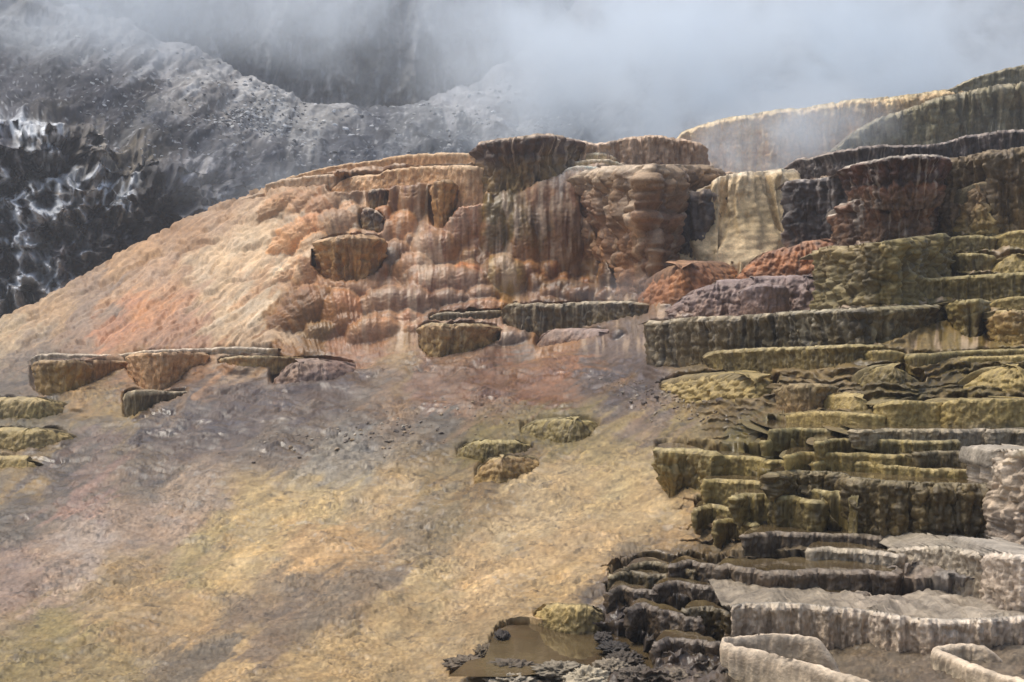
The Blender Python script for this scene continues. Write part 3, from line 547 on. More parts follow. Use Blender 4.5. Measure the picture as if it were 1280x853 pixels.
    T = t[:, None]; S = s[None, :]; HH = H[None, :]
    Zt = zr[None, :] - T * HH
    lip = d.get('lip', .08); lm = min(.012 + .8 * lip * Hm, .2) if lip > 0 else 0
    env = np.clip(.55 + 1.2 * noise(S / max(.3, .6 * Hm), 0, seed + 2), .15, 1.5)
    off = lm * np.exp(-((T - .10) / .11) ** 2) * env - lm * .5 * (1 - smooth(0, .07, T))
    off = off - d.get('taper', .05) * Hm * T ** 1.3
    if d.get('pool'): off = off + .09 * Hm * np.sin(math.pi * np.clip(T * 1.1, 0, 1)) * (.4 + 1.2 * np.abs(noise(S / (.9 * Hm), seed + 17, 0))) * 1.6
    if rd: off = off - rd * Hm * (1 - np.sqrt(np.clip(1 - (1 - np.clip(T * 1.25, 0, 1)) ** 2, 0, 1)))
    tt = T + .10 * noise(S / (.5 * Hm + .1), 2, seed)
    if d.get('band'):
        off = off + d['band'] * Hm * (.5 * np.exp(-((tt - .12) / .12) ** 2) + .7 * np.exp(-((tt - .36) / .10) ** 2) - .15 * smooth(.42, .5, tt) + .3 * smooth(.6, .95, tt))
    wl = float(np.clip(.20 * Hm, 5 * px, .34))
    fl = d.get('flute', .06)
    ws = S + .3 * wl * noise(S / (2 * wl), T * 2, seed + 5) 
    off = off + fl * Hm * .85 * (ridged(ws / wl, T * 1.1, seed, o=2) - .5) * smooth(0, .15, T + .08)
    off = off + fl * Hm * .50 * (ridged(ws / (.42 * wl), T * 1.8, seed + 3, o=2) - .5)
    bw = float(np.clip(.30 * Hm, 6 * px, .5))
    XX = np.broadcast_to(X[None, :], Zt.shape); YY = np.broadcast_to(Y[None, :], Zt.shape)
    bp = d.get('bump', .05)
    off = off + bp * Hm * .7 * (fbm(XX / bw, YY / bw, Zt / bw * 1.2, 3, seed + 1))
    off = off + bp * Hm * .9 * (worley(S / (bw * .55) + .3 * noise(S / bw, Zt / bw, seed), Zt / (bw * .62) + .3 * noise(S / bw, Zt / bw, seed + 3), i) - .7) + bp * Hm * .35 * (worley(S / (bw * .2), Zt / (bw * .22), i + 5) - .7)
    off = off + 1.5 * px * fbm(XX / (4.5 * px), YY / (4.5 * px), Zt / (8 * px), 2, seed + 7) * (1 if px > .006 else 1.6)
    off = np.clip(off, -.42 * W, .42 * W)
    # plan narrowing with taper at the ends too
    Xf = XX + nx[None, :] * off; Yf = YY + ny[None, :] * off
    Zf = Zt + (.5 * px * noise(XX / (3 * px), Zt / (3 * px), seed))
    face = np.stack([Xf, Yf, Zf], -1)
    pool = d.get('pool'); rt = float(np.clip(.10 * Hm + .012, .02, .07)) if (pool or d.get('crust')) else .03
    # top: rows from the crest to the back
    qs = [0.35, .8, 1.25, 2.0] if pool or d.get('crust') else [.6, 1.6]
    rows = []
    Xr, Yr = Xf[0].copy(), Yf[0].copy()
    bk = back * (.12 + .88 * np.sqrt(np.clip(1 - np.abs(x01) ** 3, 0, 1))) if pool else back
    Yb = Y.copy(); Yb[nw:nw + n] = Y[nw:nw + n] + bk; Yb[:nw] = Y[0]; Yb[nw + n:] = Y[-1]
    Yb = np.maximum(Yb, Yr + .01)
    dip = min(.045, .25 * Hm + .012)
    for q in qs:
        w = np.minimum(q * rt, Yb - Yr)
        z = zr + (.010 * Hm if q < 1 else 0) + .5 * px * noise(X / (4 * px), q, seed)
        if pool or d.get('crust'):
            z = z - dip * smooth(.8, 2.0, q) * (.5 if d.get('crust') else 1)
        rows.append(np.stack([Xr, Yr + w, z + .003], -1))
    nb = 60 if d.get('crust') else (10 if back > .5 else 7)
    for q in np.linspace(0, 1, nb + 1)[1:]:
        Yq = rows[len(qs) - 1][:, 1]
        y = Yq + (Yb - Yq) * q
        z = rows[len(qs) - 1][:, 2] + (0 if pool else d.get('rise', -.02) * np.clip(y - Yr, 0, None))
        z = z + (.045 if d.get('crust') else .02 * Hm) * fbm(X / .25, y / .25, seed, 3)
        if pool: z = np.minimum(z, rows[len(qs) - 1][:, 2] + .01)
        if rd: z = z - 1.1 * Hm * q ** 1.5
        rows.append(np.stack([X + (Xr - X) * math.exp(-q * 7), y, z], -1))
    top = np.array(rows[::-1])
    # colours
    rc, stops, stk, sa = PAL[d['pal']]
    sh = d.get('palshift', 0)
    tj = np.clip(sh + (1 - sh) * (T + .16 * noise(S / wl, T * 2, seed + 2) + .10 * noise(XX / bw, Zt / bw, seed)), 0, 1)
    C = pal_interp(stops, tj)
    k1 = smooth(-.12, .38, noise(ws / (wl * .9), T * .8, seed + 11) + .35 * noise(ws / (wl * .3), T * 1.5, seed + 12)) * sa
    C = C * (1 - k1[..., None]) + lin(stk) * k1[..., None]
    k2 = smooth(.22, .5, noise(ws / (wl * .35), T * .9, seed + 13)) * .4 * (1 - T * .6)
    C = C * (1 - k2[..., None]) + lin(rc) * k2[..., None]
    e3 = max(.05, 2.6 * px / max(Hm, .02))
    k3 = (smooth(e3, e3 * .3, T + .02 * noise(S / wl, 0, seed)) * np.clip(.55 + .9 * noise(S / wl, 0, seed + 31), .1, .9))
    C = C * (1 - k3[..., None]) + lin(rc) * k3[..., None]
    pu, pv = to_px(face)
    bc, bwv = colmap(pu, pv)
    C = C * 1.0
    k4 = .22 + .55 * smooth(.7, 1.0, T + .15 * noise(S / bw, 3, seed))
    if 'Y' in d or d['pal'] in ('white', 'cream', 'chalk'): k4 = k4 * .1
    C = np.exp(np.log(C + 1e-4) * (1 - k4[..., None]) + np.log(bc + 1e-4) * k4[..., None])
    C = C * (1 + .28 * fbm(XX / (9 * px), YY / (9 * px), Zt / (12 * px), 2, seed + 20))[..., None]
    wet = d.get('wet', .45) + .3 * k1
    pu, pv = to_px(top); bc, _ = colmap(pu, pv)
    tc = lin(d.get('top', rc)); CT = np.empty(top.shape); nr = len(qs)
    CT[:] = tc * .55 + bc * .45 if d['pal'] not in ('white', 'cream') else tc
    if pool: CT[:] = bc * .8 + lin((110, 94, 62)) * .2
    CT[-nr:] = lin(rc) * .6 + bc[-nr:] * .4
    CT = CT * np.exp((.5 if d.get('crust') else .3) * fbm(top[..., 0] / .16, top[..., 1] / .10, seed, 4))[..., None]
    jm2 = nw + jm
    org = (X[jm2], Y[jm2], zf[jm2])
    g = d.get('group'); A, Bt = top, face
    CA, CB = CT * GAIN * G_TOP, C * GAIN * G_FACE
    WA = np.full(top.shape[:2], .35)
    def put(name, Pg, Cg, Wg, parent):
        V = Pg.reshape(-1, 3)
        if parent is not None: V = V - np.array(org)
        return mesh_obj(name, V, grid_faces(Pg.shape[0], Pg.shape[1], True), M_LEDGE, parent, Cg.reshape(-1, 3), np.asarray(Wg).reshape(-1), origin=None if parent is not None else org)
    if d['name'] in SINGLE:
        o = put(d['name'], np.concatenate([A, Bt]), np.concatenate([CA, CB]), np.concatenate([WA, np.broadcast_to(wet, Bt.shape[:2])]), None)
    else:
        o = empty(d['name'], org)
        kf = max(2, int(.09 * m))
        wb = np.broadcast_to(wet, Bt.shape[:2])
        put('rim', np.concatenate([A, Bt[:kf + 1]]), np.concatenate([CA, CB[:kf + 1]]), np.concatenate([WA, wb[:kf + 1]]), o)
        put('face', Bt[kf:], CB[kf:], wb[kf:], o)
        if pool:
            sl = slice(nw, nw + n); lev = float(CAM[2] + z0) - .012
            wy = [Y[sl] + rt * .9 + (Yb[sl] - Y[sl] - rt) * q for q in (0, .1, .3, .6, .98)]
            Wg = np.array([np.stack([cx_ + (X[sl] - cx_) * (1 - q_ * min(.25, .5 * float(inw.max()) / W * 2)), y, np.full(n, lev)], -1) for y, q_ in zip(wy, (0, .1, .3, .6, 1))]) - np.array(org)
            mesh_obj('water', Wg.reshape(-1, 3), grid_faces(5, n), M_WATER, o)
    tag(o, d['label'], d['cat'], g)
    # sink the ground under it
    bu, bv = to_px(top[0, nw:nw + n]); 
    tu, tv = to_px(np.stack([X[nw:nw+n], Yb[nw:nw+n], zr[nw:nw+n]], -1))
    vtop = np.minimum(vr, tv) if d.get('level') else vr
    pxs = np.arange(u0 + 3, u1 - 3, 1.0)
    a = np.interp(pxs, u, vtop) + (1 if d.get('level') else 4); b = np.interp(pxs, u, vf) - 4
    for p, q0, q1 in zip(pxs, a, b):
        j = int((p + 320) / 2)
        if 0 <= j < 960 and not d.get('level') and 'Y' not in d:
            f0 = int((q1 + 4) / 2); Lr = int(np.clip(Hm / px * .45, 7, 26)); pp = prot + d.get('bulge', .12) * .4
            for r_ in range(-3, Lr):
                if 0 <= f0 + r_ < 540: APR[f0 + r_, j] = max(APR[f0 + r_, j], pp * (1 - max(0, r_) / Lr) ** 1.3)
        if 0 <= j < 960: MASK[max(0, int(q0 / 2)):max(0, int(q1 / 2)), j] = 1

for i, d in enumerate(LEDGES): build_ledge(i, d)

def blur(A, k):
    for ax in (0, 1):
        ker = np.ones(k) / k
        A = np.apply_along_axis(lambda r: np.convolve(np.pad(r, k // 2, mode='edge'), ker, 'valid'), ax, A)
    return A
POOL = [(560,846),(585,826),(606,822),(612,806),(618,790),(634,782),(680,781),(740,783),(790,784),(806,800),(820,822),(815,842),(770,846),(700,840),(640,846)]
_pu = np.array(POOL, float)
for j in range(960):
    uu_ = j * 2 - 320.
    xs_ = []
    for a, b in zip(POOL, POOL[1:] + POOL[:1]):
        if (a[0] - uu_) * (b[0] - uu_) < 0: xs_.append(a[1] + (b[1] - a[1]) * (uu_ - a[0]) / (b[0] - a[0]))
    if len(xs_) > 1: MASK[int(min(xs_) / 2) + 1:int(max(xs_) / 2), j] = 1
MASK = blur(MASK, 3); APR = blur(APR, 7)
def mask_at(u, v):
    j = np.clip(((u + 320) / 2).astype(int), 0, 959); i = np.clip((v / 2).astype(int), 0, 539)
    return MASK[i, j]

# ------------------------------------------------------------------ the mound itself: one sheet
TOPL = [(-320,470),(-100,440),(0,403),(60,376),(120,336),(200,296),(245,272),(280,258),(310,246),(335,236),(370,226),(420,216),(480,209),(600,206),(640,200),(730,196),(800,198),(870,202),(900,218),(940,220),(1000,206),(1060,196),(1180,186),(1240,172),(1300,162),(1620,140)]
us = np.concatenate([np.arange(-310, -30, 9.0), np.arange(-30, 1310, 1.3), np.arange(1312, 1600, 9.0)])
nq = 540
vt = curve(TOPL, us) + .9 * noise(us / 14, 3.3)
q = np.concatenate([np.linspace(0, 1, nq), 1 + np.linspace(0, 1, 15)[1:]])
Vg = np.where(q[:, None] <= 1, vt[None, :] + (872 - vt[None, :]) * q[:, None], 872 + (q[:, None] - 1) * 170)
Ug = np.broadcast_to(us[None, :], Vg.shape).copy()
# --- stepping of the ground by rows
stepmask = np.zeros_like(Vg)
right = smooth(820, 900, Ug) * smooth(440, 470, Vg) * (1 - .8 * smooth(700, 740, Vg))
wet = smooth(740, 780, Ug) * smooth(690, 705, Vg) * (1 - smooth(905, 925, Ug))
yellow = smooth(500, 600, Vg) * smooth(-200, 500, Ug) * .05 + .05 * smooth(560, 640, Vg)
stepmask = np.clip(np.maximum(np.maximum(right * .95, wet), yellow * (1 - right)), 0, 1)
step = 9.5 + 4.5 * smooth(560, 800, Vg)
Lv = Vg + 15 * noise(Ug / 85, Vg / 40, 5) + 6 * noise(Ug / 26, Vg / 14, 6) + 2.6 * noise(Ug / 9, Vg / 6, 7)
fr = Lv / step; fr = 1 - (fr - np.floor(fr))
fr2 = np.where(fr < .8, fr, (1 - fr) / .2 * .8)
def soft_(A):
    for ax in (0, 1):
        A = np.apply_along_axis(lambda r: np.convolve(np.pad(r, 2, mode='edge'), np.ones(5) / 5, 'valid'), ax, A)
    return A
def curtain(Lc, st_):
    f = Lc / st_; f = 1 - (f - np.floor(f))
    return np.where(f < .62, f, .62 * np.sqrt(np.clip(1 - ((f - .62) / .38) ** 2, 0, 1))) * st_
Lc1 = Vg + 40 * np.abs(noise(Ug / 44, Vg / 90, 51)) + 9 * np.abs(noise(Ug / 17, Vg / 40, 52)) + 22 * noise(Ug / 150, Vg / 90, 53) + .8 * noise(Ug / 6, Vg / 9, 54)
Lc2 = .85 * Vg - .38 * Ug + 26 * np.abs(noise((Ug * .6 + Vg * .8) / 34, Ug / 170, 55)) + 12 * noise(Ug / 90, Vg / 50, 56) + 3 * noise(Ug / 7, Vg / 7, 57)
Lc3 = Vg + 16 * np.abs(noise(Ug / 90, Vg / 50, 58)) + 5 * np.abs(noise(Ug / 28, Vg / 20, 59)) + 9 * noise(Ug / 200, Vg / 60, 60) + 1.6 * noise(Ug / 8, Vg / 5, 63)
m_up = smooth(455, 430, Vg); m_lf = 1 - smooth(300, 400, Ug)
shift = m_up * (1 - m_lf) * curtain(Lc1, 44) * .95 + m_up * m_lf * curtain(Lc2, 44) * .34 + (1 - m_up) * (1 - smooth(585, 640, Vg)) * (1 - right) * curtain(Lc3, 24) * .42
Y0_ = YB(Ug, Vg); dl_ = Y0_ - YB(Ug, Vg + shift); cap_ = (.34 - .04 * m_lf) * (.45 + .55 * smooth(-.1, .3, noise(Ug / 120, Vg / 70, 91)))
Yd = YB(Ug, Vg + stepmask * fr2 * step * .95) - soft_(cap_ * np.tanh(dl_ / cap_))
lipn = np.exp(-((fr - .72) / .12) ** 2) * stepmask
Yd = Yd - lipn * .0045 * Yd * (.6 + noise(Ug / 20, Vg / 20, 9))
mk = mask_at(Ug, Vg)
fi = np.clip(Vg / 2, 0, 538.9); fj = np.clip((Ug + 320) / 2, 0, 958.9); ii = fi.astype(int); jj = fj.astype(int); fa = fi - ii; fb = fj - jj
Yd = Yd - (APR[ii, jj]*(1-fa)*(1-fb) + APR[ii+1, jj]*fa*(1-fb) + APR[ii, jj+1]*(1-fa)*fb + APR[ii+1, jj+1]*fa*fb)
# --- draped domes
dom = np.zeros_like(Vg); dom2 = np.zeros_like(Vg); dom3 = np.zeros_like(Vg)
def dome(cu, cv, ru, rv, h, ang=0.0, layer=None):
    D = dom if layer is None else layer
    j0, j1 = np.searchsorted(us, (cu - max(ru, rv) * 1.3, cu + max(ru, rv) * 1.3))
    if j1 <= j0: return
    U = Ug[:, j0:j1]; V = Vg[:, j0:j1]
    du, dv = U - cu, V - cv
    ca, sa_ = math.cos(ang), math.sin(ang)
    a = (du * ca + dv * sa_) / ru; b = (-du * sa_ + dv * ca) / rv
    b = np.where(b < 0, b * .8, b)
    wob = 1 + .14 * noise(U / 16, V / 16, cu * .1)
    r2 = (np.abs(a) ** 2.2 + np.abs(b) ** 2.4) * wob
    D[:, j0:j1] = np.maximum(D[:, j0:j1], h * (.85 + .18 * b) * np.clip(1 - r2, 0, 1) ** .45)
big = [(545,318,34,28),(630,352,34,32),(702,368,50,16),(560,362,62,28),(500,388,60,28),(640,228,34,26),(672,262,26,38),(700,300,34,60),(655,300,26,44),(740,290,24,44),(590,270,26,60),(562,262,22,44),
       (520,262,24,40),(490,262,16,34),(430,250,30,34),(420,290,38,26),(380,300,40,30),(360,262,34,22),(455,350,36,30),(520,345,30,26),(400,350,34,40),(380,400,44,40),(430,400,34,36),(470,420,40,22),(330,330,44,30),
       (780,350,34,30),(740,372,36,14),(810,372,26,12),(905,350,40,26),(960,330,36,20),(1000,325,34,20),(985,300,24,24),(720,240,26,26),(610,392,40,16),(580,395,38,14),(645,392,30,12),(700,462,44,22),(660,450,40,20),(740,450,40,24),
       (600,485,60,24),(560,500,50,20),(690,490,60,20),(640,432,36,18),(130,500,46,22),(190,478,30,20),(140,520,50,14),(240,505,60,26),(330,505,70,28),(245,468,26,14),(300,455,34,12),(250,528,70,20),(860,382,40,20),(1095,620,40,20)]
for (cu, cv, ru, rv) in [q_ for q_ in big if q_[1] > 438]:
    ang = .55 if cu < 400 and cv < 440 else 0
    dome(cu, cv, ru, rv, .95 * min(ru, rv) * float(YB(cu, cv)) / F, ang, None if rnd.random() < .5 else dom3)
for kk in range(900):
    cu = rnd.uniform(-20, 1290); cv = rnd.uniform(200, 560)
    if cv < curve(TOPL, np.array([cu]))[0] + 8: continue
    sz = rnd.uniform(5, 17) * (1 if cv < 420 else 1.3)
    ar = rnd.uniform(.9, 1.7) if cv < 400 else rnd.uniform(.3, .55)
    ang = rnd.uniform(.4, .9) if cu < 420 and cv < 440 else rnd.uniform(-.15, .15)
    dome(cu, cv, sz, sz * ar, rnd.uniform(.35, .8) * sz * float(YB(cu, cv)) / F * (.55 if (cu < 330) else 1) * (.5 if cv > 440 else 1), ang, dom2)
dom = dom + .8 * dom3 + .7 * dom2
wx_ = Ug + 8 * noise(Ug / 30, Vg / 26, 61); wy_ = Vg + 8 * noise(Ug / 28, Vg / 30, 62)
up_ = smooth(470, 440, Vg); lf_ = smooth(320, 430, Ug)
al_ = wx_ * .8 - wy_ * .62; ac_ = wx_ * .5 + wy_ * .87
cw = lf_ * worley(wx_ / 34, wy_ / 44, 1, .2) + (1 - lf_) * worley(al_ / 70, ac_ / 26, 2) * .8
cw2 = lf_ * worley(wx_ / 13, wy_ / 16, 3, .15) + (1 - lf_) * worley(al_ / 30, ac_ / 10, 4) * .8
dom = dom + up_ * Yd / F * (lf_ * (14 * (cw - .5) + 3.0 * (cw2 - .5)) + (1 - lf_) * (7 * (cw - .5) + 2.4 * (cw2 - .5)))
def soft(A, k):
    ker = np.ones(2 * k + 1) / (2 * k + 1)
    for ax in (0, 1):
        A = np.apply_along_axis(lambda r: np.convolve(np.pad(r, k, mode='edge'), ker, 'valid'), ax, A)
    return A
dom = soft(soft(dom * (1 - .6 * up_ * lf_), 2), 1)
fx_ = .86 * wx_ - .35 * wy_
dom = dom + (1 - up_) * Yd / F * (5.5 * (worley(wx_ / 64, wy_ / 19, 5) - .5) * smooth(640, 540, Vg) + 0)
rough_ = .22 + 1.05 * smooth(-.25, .3, fbm(Ug / 95 - Vg / 160, Vg / 42, 88, 3))
scl_lo = 2.6 * (worley(wx_ / 74 + .3 * wy_ / 74, wy_ / 22, 5) - .5) * smooth(700, 560, Vg) + rough_ * (3.0 * (worley(wx_ / 27, wy_ / 8, 6) - .5) + 2.0 * (worley(wx_ / 15, wy_ / 3.6, 7) - .5))
scl_lf = 3.4 * (worley(al_ / 76, ac_ / 30, 8) - .5) + 1.6 * (worley(al_ / 30, ac_ / 11, 9) - .5) + 1.2 * (worley(al_ / 12, ac_ / 5, 10) - .5)
Yd = Yd - dom * (1 - mk) * (1 - .6 * stepmask)
Yd = Yd + mk * .45 * (.4 + .6 * smooth(600, 400, Vg))
Pg = P(Ug, Vg, Yd)
Pg[..., 2] -= mk * .07
# --- bulging flowstone lobes: each stands on the ground in front of the one above it
Ylobe = Yd.copy(); lobe_tint = np.zeros(Vg.shape + (2,))
lobes = [q_ for q_ in big if q_[1] <= 438] + [(650,245,26,24),(690,262,22,30),(682,300,26,52),(712,292,22,62),(738,300,20,56),(655,318,22,44),(620,300,22,34),(618,262,18,34),(598,250,26,44),(575,292,24,38),(530,318,18,24),(548,250,20,36),
  (505,290,22,26),(520,240,18,26),(496,322,24,18),(470,342,22,16),(530,356,34,22),(585,352,30,22),(604,376,26,16),(560,380,30,16),(520,372,26,16),(488,366,22,14),(455,380,26,18),(425,372,24,20),(395,382,26,24),(372,410,26,24),(402,424,28,20),(440,412,30,20),(480,408,30,16),(512,404,18,14),
  (420,262,22,22),(445,280,18,22),(400,275,22,26),(378,268,20,26),(360,300,24,28),(390,318,22,24),(345,280,18,20),(330,262,18,14),(370,345,26,24),(350,372,26,26),(765,372,22,10),(690,372,24,13),(720,373,26,13),(662,352,18,24),(805,378,16,8),(850,352,26,20),(880,342,20,18),(905,352,28,16),(945,338,26,16),(875,378,26,14),(905,382,22,10),(960,322,22,12),(1000,322,24,14),(1015,312,18,12)]
for k in range(170):
    cu = rnd.uniform(330, 840); cv = rnd.uniform(228, 425)
    if cv < curve(TOPL, np.array([cu]))[0] + 18: continue
    sz = rnd.uniform(7, 17); lobes.append((cu, cv, sz, sz * rnd.uniform(.9, 1.7) * (1 if cv < 360 else .7)))
lobes = [q_ for q_ in lobes if q_[0] > 352]
for (cu, cv, ru, rv) in lobes:
    j0, j1 = np.searchsorted(us, (cu - ru * 1.25, cu + ru * 1.25))
    U = Ug[:, j0:j1]; V = Vg[:, j0:j1]
    sk_ = (.9 if cu < 340 else .45) if (cu < 400 and cv < 440) else rnd.uniform(-.12, .12) if cv < 440 else .3
    a = (U - cu + sk_ * (V - cv)) / ru; b = (V - cv) / rv; b = np.where(b < 0, b, b * .85)
    a = a * (1.12 - .22 * b)
    r2 = (np.abs(a) ** 2.2 + np.abs(b) ** 2.5) * (1 + .16 * noise(U / 13, V / 13, cu * .1) + .06 * noise(U / 5, V / 6, cu * .1))
    Yc = float(YB(cu, cv + .35 * rv)); ry = .85 * min(ru, rv * 1.1) * Yc / F * (.15 if cu < 350 or cv > 440 else 1.15 if cu > 610 else 1)
    Yl = Yc + .18 * ry - ry * np.sqrt(np.clip(1 - r2, 0, 1))
    ok = (r2 < 1) & (Yl < Ylobe[:, j0:j1]) & (mk[:, j0:j1] < .3)
    Ylobe[:, j0:j1] = np.where(ok, Yl, Ylobe[:, j0:j1])
    k_ = .45 if (cu < 340 or cv > 440) else 1
    t1, t2 = rnd.gauss(0, .15) * k_, rnd.gauss(0, .09) * k_
    lobe_tint[:, j0:j1, 0] = np.where(ok, t1, lobe_tint[:, j0:j1, 0]); lobe_tint[:, j0:j1, 1] = np.where(ok, t2, lobe_tint[:, j0:j1, 1])
Ys_ = soft(Ylobe, 1)
Yd = np.where(Vg < 620, Ys_, Yd)
Pg = P(Ug, Vg, Yd); Pg[..., 2] -= mk * .07
# --- flow threads and grain, along the surface normal
Np = grid_normals(P(Ug, Vg, YB(Ug, Vg)))
Np *= np.sign(-(Np * (Pg - CAM)).sum(-1, keepdims=True))
Xw, Yw, Zw = Pg[..., 0], Pg[..., 1], Pg[..., 2]
wl_ = smooth(330, 500, Ug)
sflow = Ug + 1.25 * (1 - wl_) * Vg + 5 * noise(Ug / 40, Vg / 40, 2)
sflow2 = .5 * Ug + .9 * Vg + 8 * noise(Ug / 60, Vg / 40, 4)
upper = smooth(455, 430, Vg)
pxm = Yd / F
th = ridged(sflow / 17, Vg / 90 + Ug / 300, 1, 2) * 1.6 + ridged(sflow / 6, Vg / 40, 2, 2) * .8
disp = upper * pxm * ((th * 1.0 + 1.6 * fbm(Ug / 26, Vg / 24, 3, 3)) * (.35 + .65 * smooth(260, 400, Ug + .4 * (Vg - 300))) + .8 * ridged(Ug / 7, Vg / 5, 4, 2))
low = 1 - upper
Lc4 = Vg + 9 * np.abs(noise(Ug / 46, Vg / 18, 81)) + 4 * np.abs(noise(Ug / 15, Vg / 9, 82)) + 6 * noise(Ug / 130, Vg / 30, 83) + 1.4 * noise(Ug / 5, Vg / 3, 84)
disp = disp + low * pxm * (curtain(Lc4, 11) * .17 + curtain(Lc4 * 1.0 + 30 * noise(Ug / 90, Vg / 60, 85), 26) * .07) * (.4 + .9 * smooth(-.3, .3, noise(Ug / 70, Vg / 30, 86)))
disp = disp + low * pxm * scl_lo * (1 - .5 * right) + upper * (1 - lf_) * pxm * scl_lf * 2.4
disp = disp + low * (.045 * fbm(Xw / .9, Yw / 1.6, 1, 2) + .010 * fbm(Xw / .36, Yw / .20, 2, 3) + .006 * fbm(Xw / .13, Yw / .07, 3, 3) + .006 * fbm(Xw / .035, Yw / .04, 4, 2) * smooth(500, 650, Vg) + .008 * ridged(Xw / .55, (Yw + .35 * Xw) / .14, 6, 2))
rock = wet + .4 * right * (1 - smooth(690, 720, Vg))
disp = disp + rock * low * (.02 * ridged(Xw / .12, Yw / .16, 5, 3))
Pg = Pg + Np * (disp * (1 - mk))[..., None]
C0, W0 = colmap(Ug, Vg)
W0 = W0 + .3 * smooth(330, 450, Ug) * smooth(560, 400, Vg) + .45 * smooth(440, 470, Vg) * smooth(.0, .35, fbm(Ug / 80, Vg / 14, 93, 3))
# mineral streaks: darker and paler threads that follow the runoff
st = noise(sflow / 9, Vg / 60, 11) * .8 + noise(sflow / 3.5, Vg / 30, 12) * .5
st_low = noise(Ug / 110, sflow2 / 9, 13) * 1.1 + noise(Ug / 70, sflow2 / 3.6, 27) * .6 + noise(Ug / 22, Vg / 3.2, 14) * .7 + noise(Ug / 7, Vg / 2.6, 15) * .5
lum = upper * st * (.26 + .2 * (1 - wl_)) + low * st_low * .30 + .24 * fbm(Ug / 5, Vg / 4, 16, 2) + low * rough_ * (.34 * fbm(Ug / 5.5, Vg / 2.2, 18, 2) - .5 * smooth(.1, .5, noise(Ug / 4.2, Vg / 2.0, 19)) * smooth(-.3, .3, noise(Ug / 40, Vg / 14, 20)))
lum = lum + .10 * fbm(Ug / 90, Vg / 50, 17, 3)
C0 = C0 * np.exp(lum)[..., None]
C0 = C0 * np.exp(np.stack([lobe_tint[..., 0] + lobe_tint[..., 1], lobe_tint[..., 0], lobe_tint[..., 0] - lobe_tint[..., 1]], -1))
warm = .12 * fbm(Ug / 34, Vg / 20, 21, 3)
C0 = C0 * np.stack([np.exp(warm * .5), np.ones_like(warm), np.exp(-warm * .8)], -1)
wall_ = smooth(440, 520, Ug) * smooth(400, 380, Vg) * (1 - smooth(1020, 1060, Ug))
stn = smooth(.02, .42, noise(Ug / 8, Vg / 75, 71) + .5 * noise(Ug / 3, Vg / 40, 72) + .5 * noise(Ug / 60, Vg / 50, 73)) * wall_ * .62
C0 = C0 * (1 - stn[..., None]) + C0 * lin((120, 88, 66)) * 2.2 * stn[..., None]
crm = smooth(.12, .5, noise(Ug / 11, Vg / 60, 74) + .5 * noise(Ug / 4, Vg / 30, 75) + .4 * noise(Ug / 50, Vg / 60, 76)) * smooth(400, 500, Ug) * upper * .55
C0 = C0 * (1 - crm[..., None]) + lin((222, 192, 168)) * crm[..., None]
# grey sinter scraps and dark algae specks on the flats
sp1 = smooth(.30, .48, fbm(Ug / 11, Vg / 4.5, 31, 3)) * smooth(480, 520, Vg) * (1 - smooth(600, 760, Ug)) * smooth(700, 640, Vg - .25 * Ug + 60)
sp1 = sp1 * smooth(.0, .3, fbm(Ug / 70, Vg / 24, 33, 2)) * .4
C0 = C0 * (1 - sp1[..., None]) + lin((196, 188, 178)) * sp1[..., None]
sp2 = smooth(.34, .5, fbm(Ug / 13, Vg / 5, 37, 3)) * low
sp2 = sp2 * smooth(-.05, .3, fbm(Ug / 60, Vg / 22, 39, 2)) * .55
C0 = C0 * (1 - sp2[..., None]) + lin((66, 56, 44)) * sp2[..., None]
# fold down behind the skyline
rows = [Pg]; crow = [C0]; wrow = [W0]
backs = []
for kx in range(9, 0, -1):
    p = Pg[0].copy(); p[:, 1] += .12 * kx ** 1.9; p[:, 2] += .02 * min(kx, 2) - .02 * kx ** 2.3
    backs.append(p)
Pall = np.concatenate([np.array(backs), Pg]); Call = np.concatenate([np.repeat(C0[:1], 9, 0), C0]); Wall = np.concatenate([np.repeat(W0[:1], 9, 0), W0])
GBg = 1.0 - .34 * smooth(400, 500, Vg) + .26 * smooth(540, 640, Vg)
GB = np.concatenate([np.repeat(GBg[:1], 9, 0), GBg])
o = mesh_obj('travertine_slope', Pall.reshape(-1, 3), grid_faces(Pall.shape[0], Pall.shape[1], True), M_BASE, rgb=(Call * GAIN * GB[..., None]).reshape(-1, 3), wet=Wall.reshape(-1))
tag(o, 'tan, purple and yellow mineral crust of the hot spring mound', 'ground', kind='structure')

